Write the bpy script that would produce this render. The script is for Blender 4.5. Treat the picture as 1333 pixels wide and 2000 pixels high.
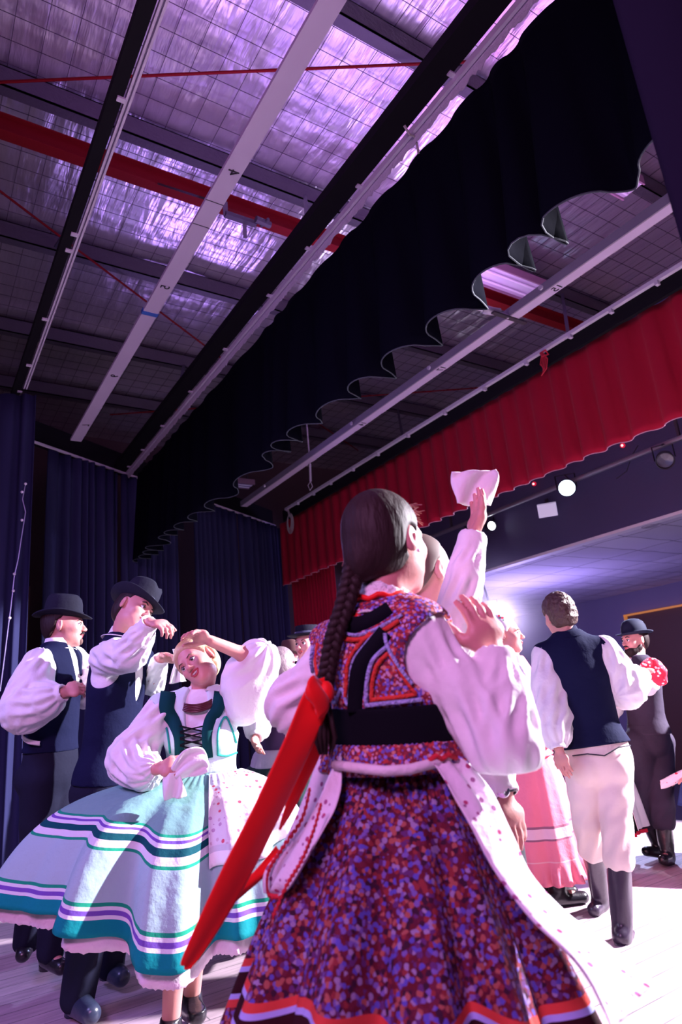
import bpy, math, random
import numpy as np
from mathutils import Vector, Matrix
random.seed(7); RNG = np.random.RandomState(5)
SC = bpy.context.scene; COL = SC.collection
for o in list(bpy.data.objects): bpy.data.objects.remove(o)

# ------------------------------------------------------------------ camera
FPX = 1297.0; CH = 1.2
_X = np.array([2033.5, -190., -FPX]); _X /= np.linalg.norm(_X)
_Y = np.array([-871.5, -466., -FPX]); _Y -= _X*(_X@_Y); _Y /= np.linalg.norm(_Y)
_Z = np.cross(_X, _Y)
ROT = np.array([_X, _Y, _Z]); CAMP = np.array([0, 0, CH])
cd = bpy.data.cameras.new('camera'); cam = bpy.data.objects.new('camera', cd); COL.objects.link(cam)
cd.sensor_fit = 'HORIZONTAL'; cd.sensor_width = 36; cd.lens = 36*FPX/1333; cd.clip_start = .05; cd.clip_end = 200
cam.matrix_world = Matrix([[*ROT[0], 0], [*ROT[1], 0], [*ROT[2], CH], [0, 0, 0, 1]])
cd.dof.use_dof = True; cd.dof.focus_distance = 2.9; cd.dof.aperture_fstop = 5.0
SC.camera = cam
def ray(u, v):
    return ROT@np.array([u-666.5, 1000-v, -FPX])
def P(u, v, D):                      # point of the place seen at (u,v) of the photograph, D metres away on plan
    d = ray(u, v); return CAMP+d*D/math.hypot(d[0], d[1])
def PZ(u, v, z):
    d = ray(u, v); return CAMP+d*(z-CH)/d[2]
def PX(u, v, x):
    d = ray(u, v); return CAMP+d*x/d[0]
def DIR(u, r, a, up=0.):             # horizontal direction: r to the right, a away, as seen along column u at the horizon
    d = ray(u, 1383); h = np.array([d[0], d[1], 0])/math.hypot(d[0], d[1])
    w = r*np.array([h[1], -h[0], 0])+a*h+np.array([0, 0, up]); return w/np.linalg.norm(w)

# ------------------------------------------------------------------ world, lights, exposure
W = bpy.data.worlds.new('world'); SC.world = W; W.use_nodes = True
W.node_tree.nodes['Background'].inputs[0].default_value = (.32, .16, .6, 1)
W.node_tree.nodes['Background'].inputs[1].default_value = .05
SC.view_settings.view_transform = 'Standard'; SC.view_settings.look = 'None'
SC.view_settings.exposure = 0.0; SC.view_settings.gamma = 1
try: SC.view_settings.use_curve_mapping = False
except Exception: pass
def spot(name, loc, to, energy, col, size=60, blend=.5, rad=.12):
    l = bpy.data.lights.new(name, 'SPOT'); l.energy = energy; l.color = col; l.spot_size = math.radians(size); l.spot_blend = blend; l.shadow_soft_size = rad
    o = bpy.data.objects.new(name, l); COL.objects.link(o); o.location = loc
    o.rotation_euler = (Vector(to)-Vector(loc)).to_track_quat('-Z', 'Y').to_euler(); return o
def area(name, loc, to, energy, col, sx, sy):
    l = bpy.data.lights.new(name, 'AREA'); l.energy = energy; l.color = col; l.shape = 'RECTANGLE'; l.size = sx; l.size_y = sy
    o = bpy.data.objects.new(name, l); COL.objects.link(o); o.location = loc
    o.rotation_euler = (Vector(to)-Vector(loc)).to_track_quat('-Z', 'Y').to_euler(); return o
def point(name, loc, energy, col, rad=.1):
    l = bpy.data.lights.new(name, 'POINT'); l.energy = energy; l.color = col; l.shadow_soft_size = rad
    o = bpy.data.objects.new(name, l); COL.objects.link(o); o.location = loc; return o
spot('key_spot', (7.42, .3, 3.70), (2.6, 2.9, .4), 10500, (.95, .88, 1), 66, .35, .07)
spot('par_spot', PX(1108, 953, 7.22), (2.4, 3.0, .8), 1100, (.50, .60, 1), 70, .5, .06)
spot('hall_spot', PX(975, 1203, 7.3), (2.0, 2.2, 1.0), 340, (.8, .72, 1), 130, .8, .1)
def spread(l, deg): l.data.spread = math.radians(deg); return l
spread(area('stage_wash_magenta', (-1.6, -.6, 3.3), (2.0, 3.5, .6), 64, (.88, .36, .88), 1.2, .8), 120)
spread(area('stage_wash_violet', (-1.4, 3.2, 3.2), (2.4, 3.5, .4), 36, (.42, .33, 1), 1.2, .8), 120)
spread(area('added_batten_wash', (3.3, 8.2, 3.6), (1.5, 2.0, 5.0), 20, (.50, .30, 1), .8, .8), 110)  # added lamp without a fixture, brightens the undersides of the battens
def up(name, x, y, z, e, col, sx, sy):  # upward fills with no fixture, added to brighten the foil roof
    l = area(name, (x, y, z), (x, y, z+1), e, col, sx, sy); l.rotation_euler = (math.pi, 0, 0)
up('added_roof_fill', 3.2, 3.5, 4.6, 26, (.50, .27, 1), 1.2, 2.4)
up('added_roof_fill_left', 1.05, 2.2, 4.6, 25, (.70, .28, 1), .4, 3.0)
up('added_roof_fill_middle', 1.82, 2.8, 4.6, 18, (.62, .34, 1), .35, 2.4)
up('added_roof_fill_right', 4.72, 3.2, 4.6, 32, (.75, .28, 1), .4, 3.2)
up('added_roof_fill_far', 1.6, 6.0, 4.6, 4, (.50, .34, 1), .4, 2.5)
spot('added_roof_spot', (5.5, 6.9, 4.6), (4.1, 5.25, 6.0), 60, (.75, .6, 1), 50, .9, .12)  # added spot, no fixture, makes the bright patch on the foil
point('hall_fill', (9.6, 8.6, 1.9), 260, (.46, .34, 1), .3)  # added fill with no fixture, brightens hall walls and ceiling

# ------------------------------------------------------------------ materials
MATS = {}
def nodes(m): return m.node_tree.nodes, m.node_tree.links
def mat(name, col, rough=.7, metal=0., bump=0., bscale=40., stretch=None, spec=.5, emit=None, estr=0., sheen=0., alpha=1.):
    if name in MATS: return MATS[name]
    m = bpy.data.materials.new(name); m.use_nodes = True; MATS[name] = m
    N, L = nodes(m); b = N['Principled BSDF']
    b.inputs['Base Color'].default_value = (*col, 1); b.inputs['Roughness'].default_value = rough; b.inputs['Metallic'].default_value = metal
    b.inputs['Specular IOR Level'].default_value = spec
    if sheen: b.inputs['Sheen Weight'].default_value = sheen; b.inputs['Sheen Roughness'].default_value = .4
    if emit: b.inputs['Emission Color'].default_value = (*emit, 1); b.inputs['Emission Strength'].default_value = estr
    if bump:
        tc = N.new('ShaderNodeTexCoord'); mp = N.new('ShaderNodeMapping'); nt = N.new('ShaderNodeTexNoise'); bp = N.new('ShaderNodeBump')
        if stretch: mp.inputs['Scale'].default_value = stretch
        nt.inputs['Scale'].default_value = bscale; nt.inputs['Detail'].default_value = 4
        bp.inputs['Strength'].default_value = bump; bp.inputs['Distance'].default_value = .02
        L.new(tc.outputs['Object'], mp.inputs[0]); L.new(mp.outputs[0], nt.inputs['Vector']); L.new(nt.outputs['Fac'], bp.inputs['Height']); L.new(bp.outputs[0], b.inputs['Normal'])
    return m
def ramp(N, stops, interp='CONSTANT'):
    r = N.new('ShaderNodeValToRGB'); cr = r.color_ramp; cr.interpolation = interp
    while len(cr.elements) > 1: cr.elements.remove(cr.elements[-1])
    cr.elements[0].position = stops[0][0]; cr.elements[0].color = stops[0][1]
    for p, c in stops[1:]:
        e = cr.elements.new(p); e.color = c
    return r
def rgba(c, a=1.): return (c[0], c[1], c[2], a)
def cloth_print(name, base, palette=None, scale=60, thr=.4, bands=None, rough=.85, bump=.3, uvspace=False, second=None):
    """woven cloth: sprigs of the palette over the base; bands = [(v0,v1,colour)] run round the hem along the cloth's own v"""
    if name in MATS: return MATS[name]
    m = bpy.data.materials.new(name); m.use_nodes = True; MATS[name] = m
    N, L = nodes(m); b = N['Principled BSDF']; b.inputs['Roughness'].default_value = rough; b.inputs['Specular IOR Level'].default_value = .2
    tc = N.new('ShaderNodeTexCoord')
    src = N.new('ShaderNodeRGB'); src.outputs[0].default_value = rgba(base); out = src.outputs[0]
    def layer(out, pal, sc, th):
        v = N.new('ShaderNodeTexVoronoi'); v.inputs['Scale'].default_value = sc; L.new(tc.outputs['Object'], v.inputs['Vector'])
        sp = N.new('ShaderNodeSeparateColor'); L.new(v.outputs['Color'], sp.inputs[0])
        n = len(pal); r = ramp(N, [(i/n, rgba(c) if c else (0, 0, 0, 0)) for i, c in enumerate(pal)]); L.new(sp.outputs[0], r.inputs[0])
        lt = N.new('ShaderNodeMath'); lt.operation = 'LESS_THAN'; L.new(v.outputs['Distance'], lt.inputs[0]); lt.inputs[1].default_value = th
        mu = N.new('ShaderNodeMath'); mu.operation = 'MULTIPLY'; L.new(lt.outputs[0], mu.inputs[0]); L.new(r.outputs['Alpha'], mu.inputs[1])
        mx = N.new('ShaderNodeMix'); mx.data_type = 'RGBA'; L.new(mu.outputs[0], mx.inputs[0]); L.new(out, mx.inputs[6]); L.new(r.outputs['Color'], mx.inputs[7])
        return mx.outputs[2]
    if palette: out = layer(out, palette, scale, thr)
    if second: out = layer(out, *second)
    if bands:
        st = [(0., (0, 0, 0, 0))]; last = 0.
        for a, c, colr in sorted(bands, key=lambda q: q[0]):
            if a > last+1e-6 or a == 0: pass
            if abs(a-last) < 1e-6 and len(st) > 1: st[-1] = (a, rgba(colr))
            else: st.append((a, rgba(colr)))
            st.append((c, (0, 0, 0, 0))); last = c
        r = ramp(N, st); sx = N.new('ShaderNodeSeparateXYZ'); L.new(tc.outputs['UV'], sx.inputs[0]); L.new(sx.outputs['Y'], r.inputs[0])
        mx = N.new('ShaderNodeMix'); mx.data_type = 'RGBA'; L.new(r.outputs['Alpha'], mx.inputs[0]); L.new(out, mx.inputs[6]); L.new(r.outputs['Color'], mx.inputs[7]); out = mx.outputs[2]
    L.new(out, b.inputs['Base Color'])
    if bump:
        nt = N.new('ShaderNodeTexNoise'); bp = N.new('ShaderNodeBump'); nt.inputs['Scale'].default_value = 14; nt.inputs['Detail'].default_value = 5
        bp.inputs['Strength'].default_value = bump; bp.inputs['Distance'].default_value = .03
        L.new(tc.outputs['Object'], nt.inputs['Vector']); L.new(nt.outputs['Fac'], bp.inputs['Height']); L.new(bp.outputs[0], b.inputs['Normal'])
    return m
def cloth(name, col, rough=.85, bump=.35, bscale=16, sheen=0.):
    return mat(name, col, rough, 0, bump, bscale, spec=.2, sheen=sheen)

# ------------------------------------------------------------------ object helpers
def clean(n): return n
def tag(o, label=None, cat=None, group=None, kind=None):
    if label: o['label'] = label
    if cat: o['category'] = cat
    if group: o['group'] = group
    if kind: o['kind'] = kind
    return o
def thing(name, base, label, cat, group=None):
    o = bpy.data.objects.new(name, None); COL.objects.link(o); o.location = Vector([float(q) for q in base]); o.empty_display_size = .2
    return tag(o, label, cat, group)
def base_of(p):
    b = Vector((0, 0, 0))
    while p: b += p.location; p = p.parent
    return b
def link(name, me, m=None, parent=None, smooth=True):
    o = bpy.data.objects.new(name, me); COL.objects.link(o)
    if m:
        for q in (m if isinstance(m, (list, tuple)) else [m]): me.materials.append(q)
    if parent:
        o.parent = parent
        me.transform(Matrix.Translation(-base_of(parent)))
    if smooth and len(me.polygons): me.polygons.foreach_set('use_smooth', [True]*len(me.polygons))
    return o
def mesh(name, V, F, m=None, parent=None, uv=None, smooth=True):
    me = bpy.data.meshes.new(name); V = np.asarray(V, float)
    me.from_pydata(V.tolist(), [], F.tolist() if hasattr(F, 'tolist') else F); me.update()
    if uv is not None:
        ul = me.uv_layers.new(name='UVMap'); li = np.zeros(len(me.loops), int); me.loops.foreach_get('vertex_index', li)
        ul.data.foreach_set('uv', np.asarray(uv, float)[li].ravel())
    if not parent: 
        pass
    return link(name, me, m, parent, smooth)
def recentre(o):
    """put a single-mesh thing's origin at its base"""
    me = o.data; co = np.zeros(len(me.vertices)*3); me.vertices.foreach_get('co', co); co = co.reshape(-1, 3)
    c = Vector((float((co[:, 0].min()+co[:, 0].max())/2), float((co[:, 1].min()+co[:, 1].max())/2), float(co[:, 2].min())))
    me.transform(Matrix.Translation(-c)); o.location = c; return o
class MB:
    def __init__(s): s.V = []; s.F = []
    def add(s, V, F):
        n = len(s.V); s.V += [list(map(float, v)) for v in V]; s.F += [[i+n for i in f] for f in F]; return s
    def frame(s, a, b):
        a = np.array(a, float); b = np.array(b, float); d = b-a; L = np.linalg.norm(d); d /= L
        up = np.array([0, 0, 1.]) if abs(d[2]) < .9 else np.array([0, 1., 0])
        x = np.cross(d, up); x /= np.linalg.norm(x); y = np.cross(x, d); return a, b, d, x, y
    def bar(s, a, b, w, h):
        a, b, d, x, y = s.frame(a, b); V = []
        for p in (a, b):
            for i, j in ((-1, -1), (1, -1), (1, 1), (-1, 1)): V.append(p+x*i*w/2+y*j*h/2)
        return s.add(V, [[3, 2, 1, 0], [4, 5, 6, 7], [0, 1, 5, 4], [1, 2, 6, 5], [2, 3, 7, 6], [3, 0, 4, 7]])
    def box(s, lo, hi):
        x0, y0, z0 = lo; x1, y1, z1 = hi
        return s.add([(x0, y0, z0), (x1, y0, z0), (x1, y1, z0), (x0, y1, z0), (x0, y0, z1), (x1, y0, z1), (x1, y1, z1), (x0, y1, z1)],
                     [[3, 2, 1, 0], [4, 5, 6, 7], [0, 1, 5, 4], [1, 2, 6, 5], [2, 3, 7, 6], [3, 0, 4, 7]])
    def tube(s, a, b, r, n=12, r2=None):
        a, b, d, x, y = s.frame(a, b); r2 = r if r2 is None else r2; V = []
        for p, q in ((a, r), (b, r2)):
            for i in range(n): t = 2*math.pi*i/n; V.append(p+q*(x*math.cos(t)+y*math.sin(t)))
        return s.add(V, [[i, (i+1) % n, n+(i+1) % n, n+i] for i in range(n)]+[list(range(n))[::-1], list(range(n, 2*n))])
    def path(s, pts, r, n=6):
        pts = [np.array(p, float) for p in pts]; V = []; k = len(pts)
        rr = r if hasattr(r, '__len__') else [r]*k; px = None
        for i, p in enumerate(pts):
            d = pts[min(i+1, k-1)]-pts[max(i-1, 0)]; d = d/(np.linalg.norm(d)+1e-9)
            if px is None: up = np.array([0, 0, 1.]) if abs(d[2]) < .9 else np.array([0, 1., 0]); px = np.cross(d, up)
            px = px-d*(px@d); px = px/(np.linalg.norm(px)+1e-9); y = np.cross(d, px)
            for j in range(n): t = 2*math.pi*j/n; V.append(p+rr[i]*(px*math.cos(t)+y*math.sin(t)))
        F = [[i*n+j, i*n+(j+1) % n, (i+1)*n+(j+1) % n, (i+1)*n+j] for i in range(k-1) for j in range(n)]
        F += [list(range(n))[::-1], list(range((k-1)*n, k*n))]
        return s.add(V, F)
    def blob(s, c, r, ax=None, nu=14, nv=9):
        ax = np.eye(3) if ax is None else np.array(ax); V = []
        for j in range(nv+1):
            ph = math.pi*j/nv
            for i in range(nu):
                t = 2*math.pi*i/nu; q = np.array([r[0]*math.sin(ph)*math.cos(t), r[1]*math.sin(ph)*math.sin(t), r[2]*math.cos(ph)]); V.append(np.array(c)+q@ax)
        return s.add(V, [[j*nu+i, (j+1)*nu+i, (j+1)*nu+(i+1) % nu, j*nu+(i+1) % nu] for j in range(nv) for i in range(nu)])
    def lathe(s, c, ax, prof, n=32, warp=None):
        ax = np.array(ax); V = []        # prof: (radius, height); ax rows: x, y, up
        for r, h in prof:
            for i in range(n):
                t = 2*math.pi*i/n; q = np.array([r*math.cos(t), r*math.sin(t), h])
                if warp: q = np.array(warp(q, t, r, h))
                V.append(np.array(c)+q@ax)
        k = len(prof)
        return s.add(V, [[j*n+i, j*n+(i+1) % n, (j+1)*n+(i+1) % n, (j+1)*n+i] for j in range(k-1) for i in range(n)])
    def build(s, name, m, parent=None, smooth=False): return mesh(name, s.V, s.F, m, parent, smooth=smooth)
def solid(o, t):
    md = o.modifiers.new('thick', 'SOLIDIFY'); md.thickness = t; md.offset = 0; return o
def catmull(pts, n):
    pts = np.array(pts, float); k = len(pts); out = []
    ts = np.linspace(0, k-1, n)
    for t in ts:
        i = min(int(t), k-2); f = t-i
        p0 = pts[max(i-1, 0)]; p1 = pts[i]; p2 = pts[i+1]; p3 = pts[min(i+2, k-1)]
        out.append(.5*((2*p1)+(-p0+p2)*f+(2*p0-5*p1+4*p2-p3)*f*f+(-p0+3*p1-3*p2+p3)*f**3))
    return np.array(out)
def sheet(name, A, B, m, parent=None, nu=14, nv=50, rip=.0, nr=3., thick=.002, seed=0):
    """cloth between two edge polylines A and B (3D points), rippled along the way"""
    a = catmull(A, nv); b = catmull(B, nv); V = []; uv = []
    for j in range(nv):
        w = b[j]-a[j]; d = a[min(j+1, nv-1)]-a[max(j-1, 0)]; nrm = np.cross(w, d); nrm /= np.linalg.norm(nrm)+1e-9
        for i in range(nu):
            t = i/(nu-1); q = rip*math.sin(nr*2*math.pi*t+j/nv*5+seed)*min(1, j/nv*3+.3)
            V.append(a[j]+w*t+nrm*q); uv.append((t, j/(nv-1)))
    F = [[j*nu+i, j*nu+i+1, (j+1)*nu+i+1, (j+1)*nu+i] for j in range(nv-1) for i in range(nu-1)]
    o = mesh(name, V, F, m, parent, uv); solid(o, thick); return o

# ------------------------------------------------------------------ volume sculpting (signed distance, surface nets)
def unit(v): v = np.array(v, float); return v/np.linalg.norm(v)
def seg(a, b, r0, r1=None, fold=None, flat=None):
    a = np.array(a, float); b = np.array(b, float); r1 = r0 if r1 is None else r1; ba = b-a; L2 = ba@ba+1e-12; R = max(r0, r1)+(abs(fold[1]) if fold else 0)
    lo = np.minimum(a, b)-R; hi = np.maximum(a, b)+R
    if fold:
        d = ba/math.sqrt(L2); up = np.array([0, 0, 1.]) if abs(d[2]) < .9 else np.array([0, 1., 0]); ex = unit(np.cross(d, up)); ey = np.cross(d, ex)
    def f(X, Y, Z):
        px, py, pz = X-a[0], Y-a[1], Z-a[2]
        t = np.clip((px*ba[0]+py*ba[1]+pz*ba[2])/L2, 0, 1)
        qx, qy, qz = px-t*ba[0], py-t*ba[1], pz-t*ba[2]
        if flat is not None:      # flatten along a direction: flat=(dir, factor)
            fd, ff = flat; s = (qx*fd[0]+qy*fd[1]+qz*fd[2])*(ff-1); qx, qy, qz = qx+s*fd[0], qy+s*fd[1], qz+s*fd[2]
        d_ = np.sqrt(qx*qx+qy*qy+qz*qz)-(r0+(r1-r0)*t)
        if fold:
            th = np.arctan2(qx*ex[0]+qy*ex[1]+qz*ex[2], qx*ey[0]+qy*ey[1]+qz*ey[2])
            d_ = d_+fold[1]*np.sin(fold[0]*th+fold[2]+5*t)*(.4+.6*np.sin(3.1*t))
        return d_
    return lo, hi, f
def ell(c, r, ax=None):
    c = np.array(c, float); r = np.array(r, float); ax = np.eye(3) if ax is None else np.array(ax, float)
    ext = np.sqrt(((ax*r[:, None])**2).sum(0)); lo = c-ext; hi = c+ext
    def f(X, Y, Z):
        px, py, pz = X-c[0], Y-c[1], Z-c[2]
        q = [(px*ax[i][0]+py*ax[i][1]+pz*ax[i][2])/r[i] for i in range(3)]
        k0 = np.sqrt(q[0]**2+q[1]**2+q[2]**2)+1e-9; k1 = np.sqrt((q[0]/r[0])**2+(q[1]/r[1])**2+(q[2]/r[2])**2)+1e-9
        return k0*(k0-1)/k1
    return lo, hi, f
def half(p, n):                      # keeps the side n points away from
    p = np.array(p, float); n = unit(n)
    def f(X, Y, Z): return (X-p[0])*n[0]+(Y-p[1])*n[1]+(Z-p[2])*n[2]
    return None, None, f
class Vol:
    def __init__(s, h): s.h = h; s.p = []
    def u(s, pr, k=.02): s.p.append((pr, k, 'u')); return s
    def sub(s, pr, k=.006): s.p.append((pr, k, 's')); return s
    def cut(s, pr, k=.003): s.p.append((pr, k, 'i')); return s
    def build(s, name, m, parent=None, disp=None):
        h = s.h; lo = np.min([q[0][0] for q in s.p if q[2] == 'u'], 0)-3*h; hi = np.max([q[0][1] for q in s.p if q[2] == 'u'], 0)+3*h
        n = np.ceil((hi-lo)/h).astype(int)+1; D = np.full(n, .2, np.float32)
        ax = [(lo[i]+h*np.arange(n[i])).astype(np.float32) for i in range(3)]
        for (l, hh, f), k, op in s.p:
            if l is None: i0 = np.zeros(3, int); i1 = n
            else:
                mg = k+3*h; i0 = np.clip(np.floor((l-mg-lo)/h).astype(int), 0, n); i1 = np.clip(np.ceil((hh+mg-lo)/h).astype(int)+1, 0, n)
            if (i1 <= i0).any(): continue
            sl = tuple(slice(i0[i], i1[i]) for i in range(3))
            g = (ax[0][sl[0]][:, None, None], ax[1][sl[1]][None, :, None], ax[2][sl[2]][None, None, :])
            d = f(*g).astype(np.float32); a = D[sl]
            if op == 'u':
                t = np.clip(.5+.5*(d-a)/k, 0, 1); D[sl] = d+(a-d)*t-k*t*(1-t)
            else:
                if op == 's': d = -d
                t = np.clip(.5-.5*(d-a)/k, 0, 1); D[sl] = d+(a-d)*t+k*t*(1-t)
        V, F = nets(D, lo, h)
        if disp is not None: V = disp(V)
        return mesh(name, V, F, m, parent)
def nets(D, lo, h):
    ins = D < 0
    c = np.zeros(np.array(D.shape)-1, np.int8)
    for i in (0, 1):
        for j in (0, 1):
            for k in (0, 1): c += ins[i:ins.shape[0]-1+i, j:ins.shape[1]-1+j, k:ins.shape[2]-1+k]
    act = (c > 0) & (c < 8); I = np.argwhere(act); idx = np.full(act.shape, -1, np.int32); idx[act] = np.arange(len(I))
    S = np.zeros((len(I), 3)); C = np.zeros(len(I))
    offs = [(i, j, k) for i in (0, 1) for j in (0, 1) for k in (0, 1)]
    val = {o: D[I[:, 0]+o[0], I[:, 1]+o[1], I[:, 2]+o[2]] for o in offs}
    for o in offs:
        for a in range(3):
            if o[a] == 0:
                q = list(o); q[a] = 1; q = tuple(q); va, vb = val[o], val[q]; mk = (va < 0) != (vb < 0)
                t = np.where(mk, va/(va-vb+1e-12), 0)
                p = np.tile(np.array(o, float), (len(I), 1)); p[:, a] += t
                S[mk] += p[mk]; C[mk] += 1
    V = lo+(I+S/C[:, None])*h
    F = []
    for a in range(3):
        b, e = (a+1) % 3, (a+2) % 3
        s0 = [slice(1, -1)]*3; s1 = [slice(1, -1)]*3; s0[a] = slice(0, -1); s1[a] = slice(1, None)
        A = ins[tuple(s0)]; B = ins[tuple(s1)]; E = np.argwhere(A != B); fl = A[A != B]
        off = np.ones(3, int); off[a] = 0; E = E+off
        def at(db, de):
            q = E.copy(); q[:, b] += db; q[:, e] += de; return idx[q[:, 0], q[:, 1], q[:, 2]]
        Q = np.stack([at(-1, -1), at(0, -1), at(0, 0), at(-1, 0)], 1)
        Q[~fl] = Q[~fl][:, ::-1]; F.append(Q)
    F = np.concatenate(F); F = F[(F >= 0).all(1)]
    return V, F

# ------------------------------------------------------------------ the setting
def struct(name, o): o.name = name; o['kind'] = 'structure'; return o
m_floor = mat('stage_floor_paint', (.50, .46, .50), .42, 0, .08, 6, (1, .12, 1)); 
def floor_material():
    m = bpy.data.materials.new('stage_floor'); m.use_nodes = True; N, L = nodes(m); b = N['Principled BSDF']
    tc = N.new('ShaderNodeTexCoord'); mp = N.new('ShaderNodeMapping'); mp.inputs['Rotation'].default_value = (0, 0, 0); L.new(tc.outputs['Object'], mp.inputs[0])
    br = N.new('ShaderNodeTexBrick'); br.inputs['Scale'].default_value = 1; br.inputs['Brick Width'].default_value = 2.4; br.inputs['Row Height'].default_value = .13
    br.inputs['Mortar Size'].default_value = .003; br.inputs['Color1'].default_value = (.56, .44, .49, 1); br.inputs['Color2'].default_value = (.47, .36, .41, 1); br.inputs['Mortar'].default_value = (.2, .17, .19, 1)
    L.new(mp.outputs[0], br.inputs['Vector'])
    n = N.new('ShaderNodeTexNoise'); n.inputs['Scale'].default_value = 5; n.inputs['Detail'].default_value = 8; mp2 = N.new('ShaderNodeMapping'); mp2.inputs['Scale'].default_value = (1, 7, 1)
    L.new(tc.outputs['Object'], mp2.inputs[0]); L.new(mp2.outputs[0], n.inputs['Vector'])
    r = ramp(N, [(.3, (.75, .75, .75, 1)), (.7, (1.1, 1.08, 1.1, 1))], 'LINEAR'); L.new(n.outputs['Fac'], r.inputs[0])
    mx = N.new('ShaderNodeMix'); mx.data_type = 'RGBA'; mx.blend_type = 'MULTIPLY'; mx.inputs[0].default_value = 1; L.new(br.outputs['Color'], mx.inputs[6]); L.new(r.outputs[0], mx.inputs[7])
    L.new(mx.outputs[2], b.inputs['Base Color']); b.inputs['Roughness'].default_value = .5
    bp = N.new('ShaderNodeBump'); bp.inputs['Strength'].default_value = .15; bp.inputs['Distance'].default_value = .01; L.new(n.outputs['Fac'], bp.inputs['Height']); L.new(bp.outputs[0], b.inputs['Normal'])
    return m
struct('floor', MB().box((-2.6, -3.2, -.12), (5.75, 12.2, 0)).build('floor', floor_material()))
m_dark = mat('matte_black_paint', (.02, .02, .03), .8)
m_wall = mat('dark_brick_wall', (.07, .04, .045), .9, 0, .3, 20)
struct('floor_hall', MB().box((5.75, -3.2, -.95), (19, 16, -.85)).build('floor_hall', mat('hall_carpet', (.05, .04, .06), .9)))
struct('trim_1', MB().box((5.75, -3.2, -.85), (5.80, 12.2, -.001)).build('trim_1', mat('stage_edge_metal', (.35, .33, .4), .4, .6)))
struct('wall_left', MB().box((-2.6, 11.0, 0), (8.0, 11.15, 6.3)).build('wall_left', m_wall))
struct('wall_back', MB().box((-2.75, -3.2, 0), (-2.6, 12.2, 6.3)).build('wall_back', m_dark))
struct('wall_right', MB().box((-2.6, -3.35, -.9), (8.2, -3.2, 6.3)).build('wall_right', m_dark))
# bulkhead over the hall, its white edge trim, the tiled hall ceiling and the hall walls
m_bulk = mat('bulkhead_navy_paint', (.07, .065, .16), .75, 0, .15, 30)
struct('wall_bulkhead', MB().box((8.0, -3.2, 3.17), (8.12, 16, 6.3)).build('wall_bulkhead', m_bulk))
struct('trim_2', MB().box((7.985, -3.2, 3.13), (8.14, 16, 3.17)).build('trim_2', mat('white_trim', (.8, .8, .85), .5)))
def tiles():
    m = bpy.data.materials.new('ceiling_tile'); m.use_nodes = True; N, L = nodes(m); b = N['Principled BSDF']
    tc = N.new('ShaderNodeTexCoord'); br = N.new('ShaderNodeTexBrick'); br.offset = 0; br.inputs['Scale'].default_value = 1; br.inputs['Brick Width'].default_value = 1.2; br.inputs['Row Height'].default_value = .6
    br.inputs['Mortar Size'].default_value = .012; br.inputs['Color1'].default_value = (.62, .60, .68, 1); br.inputs['Color2'].default_value = (.52, .50, .60, 1); br.inputs['Mortar'].default_value = (.2, .18, .25, 1)
    L.new(tc.outputs['Object'], br.inputs['Vector']); L.new(br.outputs['Color'], b.inputs['Base Color']); b.inputs['Roughness'].default_value = .8
    return m
mt = tiles()
V = []; Fq = []; nx, ny = 40, 60
for i in range(nx+1):
    for j in range(ny+1): V.append((8.14+i*10.8/nx, -3.2+j*19.2/ny, 3.16-.02*abs(math.sin(i*1.3)*math.sin(j*.9))))
for i in range(nx):
    for j in range(ny): a = i*(ny+1)+j; Fq.append([a, a+1, a+ny+2, a+ny+1])
struct('ceiling_hall', mesh('ceiling_hall', V, Fq, mt, smooth=False))
m_hw = mat('hall_wall_violet_grey', (.20, .18, .27), .85, 0, .2, 8)
struct('wall_hall_far', MB().box((14.0, -3.2, -.9), (14.15, 16, 3.2)).build('wall_hall_far', m_hw))
struct('wall_hall_left', MB().box((8.0, 13.0, -.9), (14.0, 13.15, 3.2)).build('wall_hall_left', m_hw))
# timber door in the far hall wall; frame emission imitates orange light falling on it
d1 = thing('door_1', (13.9, 8.2, -.85), None, None); d1['kind'] = 'structure'
MB().box((13.93, 6.9, -.85), (13.99, 9.33, 2.62)).build('door_panel', mat('door_timber', (.10, .045, .03), .6, 0, .3, 12, (1, 8, 1)), d1)
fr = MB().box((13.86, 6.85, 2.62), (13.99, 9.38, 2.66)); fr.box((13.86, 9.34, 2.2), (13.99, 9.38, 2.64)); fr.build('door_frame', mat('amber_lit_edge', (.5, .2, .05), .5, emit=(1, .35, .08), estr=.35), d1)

# small ball of haze added to make a glow round the hall lamp
hz = bpy.data.materials.new('lamp_glow_haze'); hz.use_nodes = True; N_, L_ = nodes(hz); N_.remove(N_['Principled BSDF']); vs_ = N_.new('ShaderNodeVolumeScatter'); vs_.inputs['Anisotropy'].default_value = .2; vs_.inputs['Color'].default_value = (.78, .70, 1, 1)
tc_ = N_.new('ShaderNodeTexCoord'); ln_ = N_.new('ShaderNodeVectorMath'); ln_.operation = 'LENGTH'; mr_ = N_.new('ShaderNodeMapRange'); HR = 1.25
mr_.inputs['From Min'].default_value = 0; mr_.inputs['From Max'].default_value = HR; mr_.inputs['To Min'].default_value = .34; mr_.inputs['To Max'].default_value = 0
L_.new(tc_.outputs['Object'], ln_.inputs[0]); L_.new(ln_.outputs['Value'], mr_.inputs['Value']); L_.new(mr_.outputs[0], vs_.inputs['Density'])
L_.new(vs_.outputs[0], N_['Material Output'].inputs['Volume'])
hc_ = PX(985, 1205, 7.3); o = MB().blob((0, 0, 0), (HR, HR, HR), None, 32, 20).build('lamp_glow_haze', hz, None, True); o.location = Vector(hc_.tolist()); tag(o, 'cloud of haze added for a glow round the lamp in the hall', 'haze', kind='stuff')

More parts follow.
